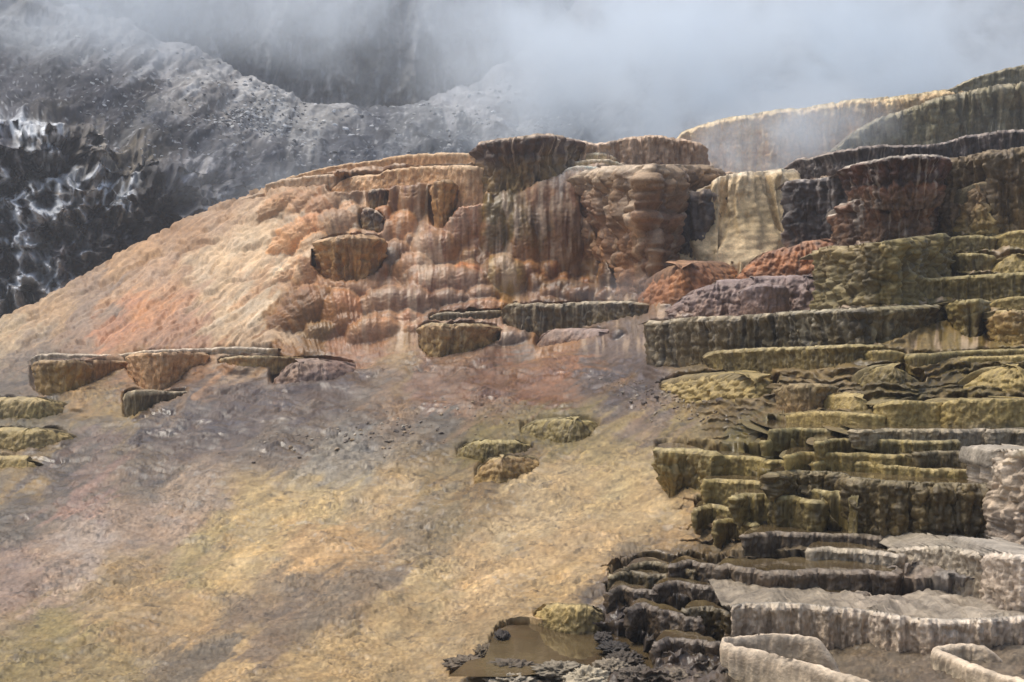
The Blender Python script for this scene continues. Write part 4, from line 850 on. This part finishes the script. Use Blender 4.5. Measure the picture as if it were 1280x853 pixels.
# ------------------------------------------------------------------ curved free standing rims in the front corner
def rim_wall(name, pts, lev_at, h, thick, pal, label, cat, group, seed):
    pts = np.array(pts, float)
    Y0 = float(YB(lev_at[0], lev_at[2])); z0 = rays(lev_at[0], lev_at[1])[1] * Y0
    tt_ = np.linspace(0, 1, len(pts)); m = 260; t = np.linspace(0, 1, m)
    def cr(a):
        g = np.gradient(a, tt_); i = np.clip((t * (len(a) - 1)).astype(int), 0, len(a) - 2); f = t * (len(a) - 1) - i; hh = tt_[1]
        return (2*f**3-3*f**2+1)*a[i] + (f**3-2*f**2+f)*hh*g[i] + (-2*f**3+3*f**2)*a[i+1] + (f**3-f**2)*hh*g[i+1]
    uu, vv = cr(pts[:, 0]), cr(pts[:, 1])
    rx, rz = rays(uu, vv); Y = z0 / rz; X = rx * Y
    tx, ty = np.gradient(X), np.gradient(Y); l = np.hypot(tx, ty); nx, ny = ty / l, -tx / l
    s = np.cumsum(l)
    prof = [(1.25, -1)] + [(1.0 + .25 * a, -a) for a in np.linspace(.9, .08, 26)] + [(.85, -.03), (.55, 0), (.0, .012), (-.5, 0), (-.9, -.04)] + [(-1.0 - .3 * a, -a) for a in np.linspace(.1, 1, 12)]
    G = []; Cc = []
    rc, stops, stk, sa = PAL[pal]
    for a, b in prof:
        z = CAM[2] + z0 + b * h - h * 1.1 * (smooth(.86, 1, t) + 0 * t); x = X + nx * a * thick * .5; y = Y + ny * a * thick * .5
        dsp = .012 * fbm(x / .10, y / .10, z / .16, 3, seed) + .008 * (ridged(s / .05, b * .6, seed, 2) - .5) * (1 if b < -.04 else .3) + .004 * fbm(x / .02, y / .02, z / .02, 2, seed + 4)
        w = .02 * noise(s / .3, 5, seed)
        G.append(np.stack([x + nx * (dsp * np.sign(a + .01) + w), y + ny * (dsp * np.sign(a + .01) + w), z + .008 * noise(s / .04, b, seed) + .01 * noise(s / .2, 1, seed)], -1))
        c = pal_interp(stops, np.full(m, -b if b < 0 else 0)); k = (smooth(.05, .5, noise(s / .05, b * .5, seed + 2)) * sa)[:, None]
        c = c * (1 - k) + lin(stk) * k
        if b > -.05: c = c * .2 + lin(rc) * .8
        Cc.append(c * (1 + .2 * fbm(x / .05, z / .05, seed, 2))[:, None])
    G = np.array(G); Cc = np.array(Cc); org = (float(X[m // 2]), float(Y[m // 2]), float(CAM[2] + z0 - h))
    o = mesh_obj(name, G.reshape(-1, 3), grid_faces(G.shape[0], m), M_LEDGE, None, (Cc * GAIN).reshape(-1, 3), .1, origin=org)
    tag(o, label, cat, group); return o
rim_wall('basin_rim', [(1120,862),(1085,852),(1060,845),(1030,836),(1000,827),(970,819),(940,812),(915,807),(904,803),(908,798),(930,796),(960,794),(990,794),(1020,797),(1060,802),(1100,808)], (903, 803, 850), .42, .036, 'chalk',
  'chalk white curved rim around a dry brown basin in the front right corner', 'basin rim', GF, 5)
rim_wall('basin_rim', [(1300,858),(1260,846),(1230,836),(1205,826),(1185,818),(1172,812),(1180,808),(1210,806),(1240,808),(1300,806)], (1180, 812, 840), .20, .05, 'chalk',
  'short thick whitish rim at the bottom right corner', 'basin rim', GF, 8)

# ------------------------------------------------------------------ big brown pool in front: level sheet
def pool(name, outline, z_at, label, seed):
    Y0 = float(YB(*z_at)) ; z0 = rays(z_at[0], z_at[1])[1] * Y0 + .015
    pts = np.array(outline, float); rx, rz = rays(pts[:, 0], pts[:, 1]); Y = z0 / rz; X = rx * Y
    me = bpy.data.meshes.new(name); me.from_pydata([(x, y, CAM[2] + z0) for x, y in zip(X, Y)], [], [list(range(len(X)))]); me.materials.append(M_WATER); me.update()
    o = bpy.data.objects.new(name, me); col.objects.link(o); tag(o, label, 'water', kind='structure'); return z0
pz = pool('pool_water', POOL, (700, 812), 'shallow brown pool with still water in front of the yellow slope', 1)

# ------------------------------------------------------------------ knobbly lumps round the brown pool
def lump(cu, cv, ru, rv, rgb, label, seed, wet=.3, group='crusty lumps round the brown pool'):
    Y = float(YB(cu, cv + rv)) - .02; k = Y / F
    c = P(np.array(cu), np.array(cv + rv * .3), Y)
    a = np.linspace(0, 2 * math.pi, 90); b = np.linspace(-math.pi / 2, math.pi / 2, 46); A, B_ = np.meshgrid(a, b)
    d3 = np.stack([np.cos(B_) * np.cos(A), np.cos(B_) * np.sin(A), np.sin(B_)], -1)
    sc = 2.2
    r = 1 + .38 * fbm(d3[..., 0] * sc * ru / rv * .6, d3[..., 1] * sc, d3[..., 2] * sc, 4, seed) + .16 * (ridged(d3[..., 0] * 4 * ru / rv * .5, d3[..., 1] * 4, d3[..., 2] * 4, 2, seed + 3) - .5)
    V = d3 * r[..., None] * np.array([ru * k, max(.10, .6 * ru * k), rv * k * 1.1])
    V[:, -1] = V[:, 0]
    C = lin(rgb) * (1 + .35 * fbm(d3[..., 0] * 5, d3[..., 1] * 5, d3[..., 2] * 5, 3, seed + 5))[..., None]
    C = C * (.75 + .5 * smooth(-.3, .8, r - 1 + .5 * d3[..., 2]))[..., None] if False else C
    o = mesh_obj('rock_lump', (V + c).reshape(-1, 3), grid_faces(46, 90), M_LEDGE, None, (C * GAIN).reshape(-1, 3), wet, origin=(c[0], c[1], c[2] - rv * k))
    tag(o, label, 'rock lump', group)
for n_, a_ in enumerate([
  (585, 828, 26, 7, (120,104,88), 'flat brown lump left of the brown pool at its near shore'), (640, 834, 34, 8, (112,98,84), 'long knobbly grey lump along the near shore of the brown pool'),
  (700, 836, 30, 8, (150,138,122), 'pale grey lump in the middle of the near shore of the brown pool'), (735, 846, 26, 11, (196,182,160), 'whitest knobbly lump at the near right end of the brown pool'),
  (765, 834, 22, 9, (150,136,120), 'ragged pale lump just behind the whitest lump by the pool'), (800, 843, 24, 9, (104,92,82), 'grey brown lump between the pool and the white curved rim'),
  (850, 846, 30, 9, (128,114,100), 'flat grey lump at the bottom edge left of the white curved rim'), (640, 850, 30, 7, (170,158,142), 'whitish flat lump at the bottom edge below the long grey lump'),
  (628, 797, 9, 8, (64,54,48), 'small dark lump at the left end of the brown pool'), (755, 796, 10, 4.5, (66,56,50), 'small dark lump standing in the brown pool near its right shore'),
  (767, 808, 17, 5, (62,54,48), 'flat dark lump in the brown pool just nearer than the small lump'), (780, 822, 20, 6, (84,72,62), 'brown lump in the brown pool nearest the wet steps'),
  (606, 812, 12, 5, (110,94,74), 'tan lump at the left shore of the brown pool')]):
    lump(*a_, 40 + n_ * 3.1)

# ------------------------------------------------------------------ rubble
def stones(name, spots, mat, label, cat, seed, stuff=True, group=None):
    """irregular angular stones; spots: (x, y, z, size, rgb)"""
    rs = np.random.RandomState(seed)
    import bmesh
    bm = bmesh.new(); bmesh.ops.create_icosphere(bm, subdivisions=2, radius=1.0)
    bv = np.array([v.co for v in bm.verts]); bf = np.array([[v.index for v in f.verts] for f in bm.faces]); bm.free()
    VV = []; FF = []; CC = []
    for n_, (x, y, z, sz, rgb) in enumerate(spots):
        a = bv.copy(); dr = rs.normal(size=(7, 3)); dr /= np.linalg.norm(dr, axis=1)[:, None]
        for dd in dr:
            k = a @ dd; lim = rs.uniform(.45, .8); a = a - np.outer(np.clip(k - lim, 0, None), dd)
        a *= rs.uniform(.6, 1.2, 3) * (1, 1, .7); th = rs.uniform(0, 6.28); c, s_ = math.cos(th), math.sin(th)
        a = a @ np.array([[c, -s_, 0], [s_, c, 0], [0, 0, 1]])
        if stuff: VV.append(a * sz + (x, y, z)); FF.append(bf + len(bv) * n_); CC.append(np.repeat(np.array([rgb]), len(bv), 0))
        else:
            o = mesh_obj(name, a * sz + (x, y, z), bf, mat, None, np.repeat(np.array([rgb]), len(bv), 0), .1, origin=(x, y, z - sz * .5))
            for p in o.data.polygons: p.use_smooth = False
            tag(o, label[n_] if isinstance(label, list) else label, cat, group)
    if stuff:
        o = mesh_obj(name, np.concatenate(VV), np.concatenate(FF), mat, None, np.concatenate(CC), .1)
        o.data.polygons.foreach_set('use_smooth', np.zeros(len(o.data.polygons), bool))
        tag(o, label, cat, None, 'stuff')
def on_sheet(Pgrid, Ugr, Vgr, cu, cv):
    j = np.argmin(abs(Ugr[0] - cu)); i = np.argmin(abs(Vgr[:, j] - cv)); return Pgrid[i, j]
sp_ = []
for k in range(420):
    if rnd.random() < .6: cu = rnd.gauss(835, 42); cv = 488 + (cu - 800) * .28 + rnd.gauss(0, 15)
    else: cu = rnd.gauss(480, 70); cv = 545 - (cu - 480) * .12 + rnd.gauss(0, 12)
    if mask_at(np.array([cu]), np.array([cv]))[0] > .1 or cv < 475: continue
    p = on_sheet(Pg, Ug, Vg, cu, cv); c = lin(rnd.choice([(226,214,200),(190,172,154),(150,136,128),(120,106,100),(200,172,144)]))
    sp_.append((p[0], p[1], p[2] + .004, .010 + .04 * rnd.random() ** 3, c * GAIN * .8))
stones('travertine_rubble', sp_, M_LEDGE, 'loose grey and white crust fragments scattered on the purple slope', 'rubble', 3)
# ------------------------------------------------------------------ far hillside with the dark crag
HD = [(-300,420,41),(0,420,41.5),(150,420,42.5),(260,420,46),(0,390,42),(120,340,43),(200,300,44.5),(260,260,46.5),(330,300,51),(450,300,54),(700,300,57),(1000,300,60),(1300,300,62),(1600,300,62),
 (-300,300,42.5),(-300,150,45),(0,250,43.6),(0,150,45),(80,150,46),(160,200,46.5),(230,200,48),(-300,60,52),(0,100,50),(100,110,51.5),(200,150,52),(320,190,55),(420,200,58),(600,200,62),(800,200,66),(1000,200,70),(1300,200,72),(1600,200,72),
 (-300,-60,66),(0,20,60),(0,-60,70),(60,5,66),(130,30,66),(200,60,66),(300,110,67),(400,145,69),(500,140,73),(600,110,77),(700,60,86),(800,0,95),(1000,0,104),(1300,0,108),(1600,0,108),(800,-300,125),(1300,-300,135),(1600,-300,135)]
HY = make_rbf(HD, 4e-3)
HC = [(0,10,112,114,118,.1),(100,30,120,122,126,.1),(60,80,86,86,90,.1),(20,60,104,106,110,.1),(20,110,72,72,78,.1),(120,110,70,70,76,.1),(160,130,66,64,68,.1),(200,70,140,140,142,.1),(300,110,156,154,152,.1),(200,110,126,124,124,.1),
 (260,140,124,120,118,.1),(330,150,130,128,126,.1),(400,150,138,136,134,.1),(350,130,150,148,146,.1),(0,140,60,60,66,.1),(90,140,58,56,60,.1),(60,160,66,62,60,.1),(120,175,70,66,62,.1),(150,170,70,66,64,.1),(220,170,66,64,66,.1),(190,150,110,108,106,.1),
 (20,200,66,64,64,.2),(60,250,60,56,52,.2),(110,230,56,52,50,.2),(10,300,54,52,54,.2),(60,330,66,64,66,.2),(150,190,88,80,70,.2),(140,250,52,48,44,.2),(180,230,44,42,42,.2),(200,270,36,34,34,.2),(240,230,44,44,48,.2),(270,220,56,56,60,.1),
 (150,310,38,36,36,.2),(20,370,92,90,88,.1),(60,360,100,98,96,.1),(320,200,74,74,80,.1),(370,190,70,72,78,.1),(440,180,72,74,82,.1),(500,170,104,106,110,.1),(560,190,74,78,86,.1),(560,140,136,136,138,.1),(610,120,140,140,142,.1),(660,130,120,122,126,.1),
 (320,240,70,72,78,.1),(700,160,84,88,96,.1),(280,190,108,106,106,.1),(800,100,120,122,126,.1),(1000,50,100,102,108,.1),(1200,20,96,98,104,.1),(1100,40,70,74,80,.1),(900,20,120,122,126,.1),(700,0,110,112,116,.1)]
HCA = np.array(HC, float)
HT = [(-320,-260),(-100,-120),(0,-50),(60,2),(130,22),(200,46),(250,68),(300,92),(350,112),(400,130),(440,134),(480,134),(520,128),(560,116),(600,100),(640,72),(680,40),(740,-20),(820,-120),(900,-220),(1100,-300),(1620,-340)]
hus = np.concatenate([np.arange(-310, -30, 8.0), np.arange(-30, 760, 1.5), np.arange(761, 1310, 3.0), np.arange(1312, 1600, 12.0)])
hvt = curve(HT, hus) + 2.2 * noise(hus / 22, 4.3) + 1.0 * noise(hus / 5, 5.1)
hq = np.linspace(0, 1, 330)
HV = hvt[None, :] + (430 - hvt[None, :]) * hq[:, None]; HU = np.broadcast_to(hus[None, :], HV.shape).copy()
Yh = HY(HU, HV)
hc_dark = None
craglim = 146 + 22 * noise(HU / 34, 1.2) + 9 * noise(HU / 9, 3.2) + .12 * HU + 30 * smooth(140, 200, HU)
crag = smooth(-14, 16, HV - craglim) * (1 - smooth(255, 300, HU + 14 * noise(HV / 20, 2.2)))
Yh = Yh - crag * (1.8 * (worley(HU / 48 + .4 * noise(HU / 30, HV / 30, 8), HV / 60, 3, 0) - .3) * 3 + 1.5 * (1 - np.abs(noise(HU / 60, HV / 55, 3))) + 1.7 * ridged(HU / 26, HV / 30, 4, 2) + .35 * ridged(HU / 9, HV / 11, 5, 3)) + crag * 1.5
band2 = smooth(176, 190, HV + 12 * noise(HU / 26, 7.7)) * smooth(270, 300, HU) * (1 - smooth(560, 640, HU))
Yh = Yh - band2 * (1.0 + 1.2 * ridged(HU / 40, HV / 60, 6, 2))
hp = P(HU, HV, Yh)
hn = grid_normals(P(HU, HV, HY(HU, HV))); hn *= np.sign(-(hn * (hp - CAM)).sum(-1, keepdims=True))
hd = .45 * fbm(HU / 45, HV / 26, 1, 3) + .07 * ridged(HU / 16, HV / 6, 2, 3) + .04 * fbm(HU / 4, HV / 3, 3, 2)
hp = hp + hn * hd[..., None]
hc, _ = colmap(HU, HV, HCA)
hc = hc * np.exp(crag * .9 * fbm(HU / 9, HV / 8, 77, 3) + .40 * fbm(HU / 40, HV / 16, 5, 4) + .16 * fbm(HU / 4.5, HV / 3, 6, 2))[..., None]
# darker noise patches and scattered pale scree
dk = smooth(.18, .42, fbm(HU / 34, HV / 12, 9, 3)) * .55 * (1 - crag)
hc = hc * (1 - dk[..., None] * .6)
wsp = .7 * smooth(.45, .62, fbm(HU / 6, HV / 3.2, 12, 2)) * smooth(60, 100, HV) * (1 - crag) * .6
hc = hc * (1 - wsp[..., None]) + lin((186, 186, 186)) * wsp[..., None]
# white mineral veins and rings on the crag
wu = HU + 26 * noise(HU / 34, HV / 40, 14) + 9 * noise(HU / 11, HV / 12, 15); wv = HV + 24 * noise(HU / 30, HV / 44, 16) + 8 * noise(HU / 10, HV / 12, 17)
vein = 1 - np.abs(noise(wu / 30, wv / 75, 18)) * 2.2; vein2 = 1 - np.abs(noise(wu / 15, wv / 44, 19)) * 2.4
patch = .9 * noise(HU / 46, HV / 70, 20) + .7 * (1 - smooth(30, 150, HU)) + .12 + .2 * noise(HU / 9, HV / 12, 24)
vm = (smooth(.62, .97, vein) * smooth(.05, .45, patch) + .6 * smooth(.80, .97, vein2) * smooth(.2, .5, patch)) * (.5 + .7 * smooth(-.3, .3, noise(HU / 6, HV / 7, 25)))
for (cu, cv, ra, rb) in ((36, 330, 21, 24), (112, 234, 13, 15), (22, 262, 12, 26)):
    rr = np.hypot((wu - cu) / ra, (wv - cv) / rb); vm = vm + smooth(.45, .12, np.abs(rr - 1)) * .9
vm = np.clip(vm, 0, 1) * crag * smooth(.0, .3, 1 - smooth(110, 190, HU)) * .95
hc = hc * (1 - vm[..., None]) + lin((196, 200, 206)) * vm[..., None]
rows = [hp[0] + np.array([0, .6 * k_ ** 1.6, -.12 * k_ ** 2]) for k_ in range(6, 0, -1)]
hall = np.concatenate([np.array(rows), hp]); hcc = np.concatenate([np.repeat(hc[:1], 6, 0), hc])
o = mesh_obj('hillside', hall.reshape(-1, 3), grid_faces(hall.shape[0], hall.shape[1], True), M_FAR, rgb=(hcc * np.concatenate([np.repeat(1.1 + 1.3 * crag[:1], 6, 0), 1.1 + 1.3 * crag * (1 - vm)])[..., None]).reshape(-1, 3), wet=np.zeros(hall.shape[0] * hall.shape[1]))
tag(o, 'grey scree hillside with a dark crag streaked in white', 'hill', kind='structure')

# ------------------------------------------------------------------ pale cliff behind the scree
cu_ = np.arange(40, 860, 2.0); cv_ = np.linspace(-260, 190, 230)
CU, CV = np.meshgrid(cu_, cv_)
Yc = 104 + 5 * (CU - 400) / 400 - (CV - 100) * .03 - 3.0 * ridged(CU / 90, CV / 220, 2, 2) - 1.0 * ridged(CU / 26, CV / 60, 3, 3) - .35 * fbm(CU / 8, CV / 9, 4, 3)
pc = P(CU, CV, Yc)
CC_ = [(220,30,96,104,116,0),(300,40,112,116,124,0),(340,20,140,142,144,0),(390,70,138,136,134,0),(300,60,84,90,100,0),(430,80,128,124,120,0),(500,40,130,130,130,0),(550,20,120,120,122,0),(590,40,84,86,92,0),(610,10,90,92,96,0),(470,110,136,132,126,0),(400,10,120,124,130,0),(560,90,120,118,116,0),(250,90,92,96,104,0),(700,40,110,112,116,0)]
cc, _ = colmap(CU, CV, np.array(CC_, float))
cc = cc * np.exp(.40 * fbm(CU / 12, CV / 50, 5, 3) + .3 * fbm(CU / 20, CV / 16, 6, 3))[..., None]
wm = smooth(.25, .5, fbm(CU / 9, CV / 26, 8, 3)) * .5
cc = cc * (1 - wm[..., None]) + lin((196, 196, 196)) * wm[..., None]
o = mesh_obj('cliff', pc.reshape(-1, 3), grid_faces(pc.shape[0], pc.shape[1], True), M_FAR, rgb=(cc * .65).reshape(-1, 3), wet=np.zeros(pc.shape[0] * pc.shape[1]))
tag(o, 'pale grey streaked cliff above the scree', 'hill', kind='structure')

# stones on the scree, the larger ones as things
bs = []
spotl = [(114,108,1.0,'white stone on the dark slope above the crag'),(96,52,.8,'flat pale stone near the top of the left slope'),(236,157,.9,'upright pale stone below the scree, right of the crag'),(252,117,.9,'dark round stone in the middle of the scree'),
 (293,183,1.0,'pale boulder low on the scree, nearest the mound skyline'),(286,167,.7,'small pale stone just above the lowest boulder'),(322,110,.6,'brown grey stone high on the scree by its sharp edge'),(340,128,.7,'pale stone below the sharp edge of the scree'),
 (404,157,.8,'white slab lying beyond the tan skyline ledges'),(490,132,.8,'white block at the foot of the pale cliff'),(516,150,.6,'grey white stone right of the white block'),(561,187,.9,'white stone standing just behind the thin tan skyline ledge'),
 (448,160,.6,'pale stone between the white slab and the white block'),(580,120,.7,'grey stone on the right part of the scree'),(232,103,.5,'small grey stone on the upper scree'),(68,67,.5,'small white stone on the upper left slope'),
 (370,145,.5,'small pale stone left of the white slab'),(536,166,.6,'bluish grey stone low behind the thin tan ledge')]
labs = []
for (cu, cv, sz, lb) in spotl:
    p = on_sheet(hp, HU, HV, cu, cv); dark = 'dark' in lb.split()[0] or 'brown' in lb
    bs.append((p[0], p[1], p[2], sz * .17 * (p[1] / 50), lin((96, 90, 88) if dark else (206, 204, 200)))); labs.append(lb)
stones('boulder', bs, M_FAR, labs, 'boulder', 5, stuff=False, group='boulders on the scree')
bs = []
for k in range(1500):
    cu = rnd.uniform(100, 720); cv = rnd.uniform(60, 210)
    if rnd.random() < .35: cu, cv = rnd.gauss(310, 30), rnd.gauss(150, 12)
    if cv < curve(HT, np.array([cu]))[0] + 4: continue
    p = on_sheet(hp, HU, HV, cu, cv); g_ = rnd.choice([90, 120, 150, 180, 200])
    bs.append((p[0], p[1], p[2], rnd.uniform(.03, .13) * p[1] / 50, lin((g_, g_, g_))))
stones('scree_rubble', bs, M_FAR, 'small grey and white stones strewn over the scree slope', 'rubble', 6)

# ------------------------------------------------------------------ ground sheet to the horizon
me = bpy.data.meshes.new('ground'); S_ = 900
me.from_pydata([(-S_, -S_, -3.5), (S_, -S_, -3.5), (S_, S_, -3.5), (-S_, S_, -3.5)], [], [(0, 1, 2, 3)])
gm = bpy.data.materials.new('ground_soil'); gm.use_nodes = True; gb = gm.node_tree.nodes['Principled BSDF']
gn = gm.node_tree.nodes.new('ShaderNodeTexNoise'); gn.inputs['Scale'].default_value = 40
gr = gm.node_tree.nodes.new('ShaderNodeValToRGB'); gr.color_ramp.elements[0].color = (.12, .10, .08, 1); gr.color_ramp.elements[1].color = (.26, .23, .19, 1)
gm.node_tree.links.new(gn.outputs['Fac'], gr.inputs[0]); gm.node_tree.links.new(gr.outputs[0], gb.inputs['Base Color'])
gb.inputs['Roughness'].default_value = .95
me.materials.append(gm); o = bpy.data.objects.new('ground', me); col.objects.link(o); tag(o, 'plain grey brown ground round the mound', 'ground', kind='structure')

# ------------------------------------------------------------------ air: even haze and the steam
def box(name, lo, hi, mat):
    me = bpy.data.meshes.new(name)
    v = [(x, y, z) for x in (lo[0], hi[0]) for y in (lo[1], hi[1]) for z in (lo[2], hi[2])]
    me.from_pydata(v, [], [(0,1,3,2),(4,6,7,5),(0,4,5,1),(2,3,7,6),(0,2,6,4),(1,5,7,3)]); me.materials.append(mat)
    o = bpy.data.objects.new(name, me); col.objects.link(o); return o
hm = bpy.data.materials.new('haze_air'); hm.use_nodes = True; nt = hm.node_tree
nt.nodes.remove(nt.nodes['Principled BSDF']); pv = nt.nodes.new('ShaderNodeVolumePrincipled')
pv.inputs['Color'].default_value = (.80, .86, .95, 1); pv.inputs['Density'].default_value = HAZE = 0.0020; pv.inputs['Anisotropy'].default_value = .1
nt.links.new(pv.outputs[0], nt.nodes['Material Output'].inputs['Volume'])
o = box('haze', (-930, -930, -4.5), (930, 930, 75), hm); tag(o, 'thin bluish haze over the valley', 'haze', kind='stuff')

def steam(name, cen, rad, dens, label, scale=.12, seed=0.0, thr=(.40, .60), rot=0):
    m = bpy.data.materials.new('steam_cloud'); m.use_nodes = True; nt = m.node_tree; N = nt.nodes; L_ = nt.links
    N.remove(N['Principled BSDF']); v = N.new('ShaderNodeVolumePrincipled'); v.inputs['Color'].default_value = (.89, .95, 1.0, 1); v.inputs['Anisotropy'].default_value = 0.0
    tc = N.new('ShaderNodeTexCoord')
    ln = N.new('ShaderNodeVectorMath'); ln.operation = 'LENGTH'; L_.new(tc.outputs['Object'], ln.inputs[0])
    fo = N.new('ShaderNodeMapRange'); fo.interpolation_type = 'SMOOTHSTEP'; fo.inputs['From Min'].default_value = 1.0; fo.inputs['From Max'].default_value = .15
    L_.new(ln.outputs['Value'], fo.inputs['Value'])
    mp = N.new('ShaderNodeMapping'); mp.inputs['Scale'].default_value = tuple(r_ * scale for r_ in rad); mp.inputs['Location'].default_value = (seed, seed * 2, 0)
    L_.new(tc.outputs['Object'], mp.inputs[0])
    nn = N.new('ShaderNodeTexNoise'); nn.inputs['Scale'].default_value = 1; nn.inputs['Detail'].default_value = 6; nn.inputs['Roughness'].default_value = .6; nn.inputs['Distortion'].default_value = 1.0
    L_.new(mp.outputs[0], nn.inputs['Vector'])
    nr = N.new('ShaderNodeMapRange'); nr.inputs['From Min'].default_value = thr[0]; nr.inputs['From Max'].default_value = thr[1]; L_.new(nn.outputs['Fac'], nr.inputs['Value'])
    mu = N.new('ShaderNodeMath'); mu.operation = 'MULTIPLY'; L_.new(fo.outputs[0], mu.inputs[0]); L_.new(nr.outputs[0], mu.inputs[1])
    m2 = N.new('ShaderNodeMath'); m2.operation = 'MULTIPLY'; m2.inputs[1].default_value = dens; L_.new(mu.outputs[0], m2.inputs[0]); L_.new(m2.outputs[0], v.inputs['Density'])
    L_.new(v.outputs[0], N['Material Output'].inputs['Volume'])
    import bmesh
    bm = bmesh.new(); bmesh.ops.create_icosphere(bm, subdivisions=4, radius=1.0); me = bpy.data.meshes.new(name); bm.to_mesh(me); bm.free(); me.materials.append(m)
    o = bpy.data.objects.new(name, me); col.objects.link(o); o.location = cen; o.scale = rad; o.rotation_euler = (0, rot, 0)
    tag(o, label, 'steam', None, 'stuff'); return o
def at(u, v, Y): return tuple(P(np.array(u), np.array(v), Y).tolist())
steam('steam', at(930, 95, 50), (17, 8, 6.0), 0.50, 'thick white steam rising behind the right skyline', .24, 2.0)
steam('steam', at(740, 60, 57), (10, 8, 5.5), .42, 'blue grey steam drifting above the dark block', .28, 5.0)
steam('steam', at(1210, 40, 52), (13, 8, 6), .26, 'thinner steam in the upper right corner', .26, 9.0)
steam('steam', at(470, 10, 62), (12, 6, 4.5), .24, 'faint steam veil across the pale cliff', .15, 12.0)
steam('steam', at(150, 0, 52), (14, 5, 3.8), .30, 'faint steam veil over the top of the left slope', .15, 15.0)
steam('steam', at(330, 225, 38), (4.0, 3, 1.8), .10, 'low mist patch at the right foot of the dark crag', .5, 17.0)
steam('steam', at(940, 190, 31.5), (3.2, 1.4, 1.6), .8, 'thin steam in front of the tan far curtain', .7, 21.0)
steam('steam', at(1020, 150, 31.0), (3.0, 1.2, 1.4), .6, 'wisp of steam over the far skyline', .7, 25.0)
steam('steam', at(790, 365, 20.5), (1.3, .8, .5), .30, 'small wisp of steam at the foot of the central wall', 1.5, 27.0)

# ------------------------------------------------------------------ camera, sky, sun
cd = bpy.data.cameras.new('camera'); cam = bpy.data.objects.new('camera', cd); col.objects.link(cam)
cam.location = CAM.tolist(); cam.rotation_euler = (math.pi / 2 + PITCH, 0, 0)
cd.sensor_width = 36; cd.lens = F / 1280 * 36; cd.clip_start = .1; cd.clip_end = 3000
scene.camera = cam
SUN_EL, SUN_AZ = math.radians(66), math.radians(-68)      # azimuth of the sun, clockwise from +Y
w = bpy.data.worlds.new('World'); scene.world = w; w.use_nodes = True; nt = w.node_tree
bg = nt.nodes['Background']; sk = nt.nodes.new('ShaderNodeTexSky'); sk.sky_type = 'NISHITA'; sk.sun_disc = False
sk.sun_elevation = SUN_EL; sk.sun_rotation = SUN_AZ; sk.air_density = 1.0; sk.dust_density = 3.0; sk.ozone_density = 1.0
nt.links.new(sk.outputs[0], bg.inputs['Color']); bg.inputs['Strength'].default_value = .064
sd = bpy.data.lights.new('sun', 'SUN'); sd.energy = 1.5; sd.angle = math.radians(38); sd.color = (1.0, .94, .84)
so = bpy.data.objects.new('sun', sd); col.objects.link(so)
from mathutils import Vector
dv = Vector((math.sin(SUN_AZ) * math.cos(SUN_EL), math.cos(SUN_AZ) * math.cos(SUN_EL), math.sin(SUN_EL)))
so.rotation_euler = dv.to_track_quat('Z', 'Y').to_euler()
vs_ = scene.view_settings; vs_.view_transform = 'Standard'; vs_.look = 'None'; vs_.gamma = 1; vs_.exposure = 1.32; vs_.use_curve_mapping = False
cy = scene.cycles
cy.use_denoising = True; cy.max_bounces = 16; cy.diffuse_bounces = 3; cy.glossy_bounces = 2; cy.volume_bounces = 14; cy.transparent_max_bounces = 8
cy.volume_step_rate = 2.0; cy.volume_max_steps = 96
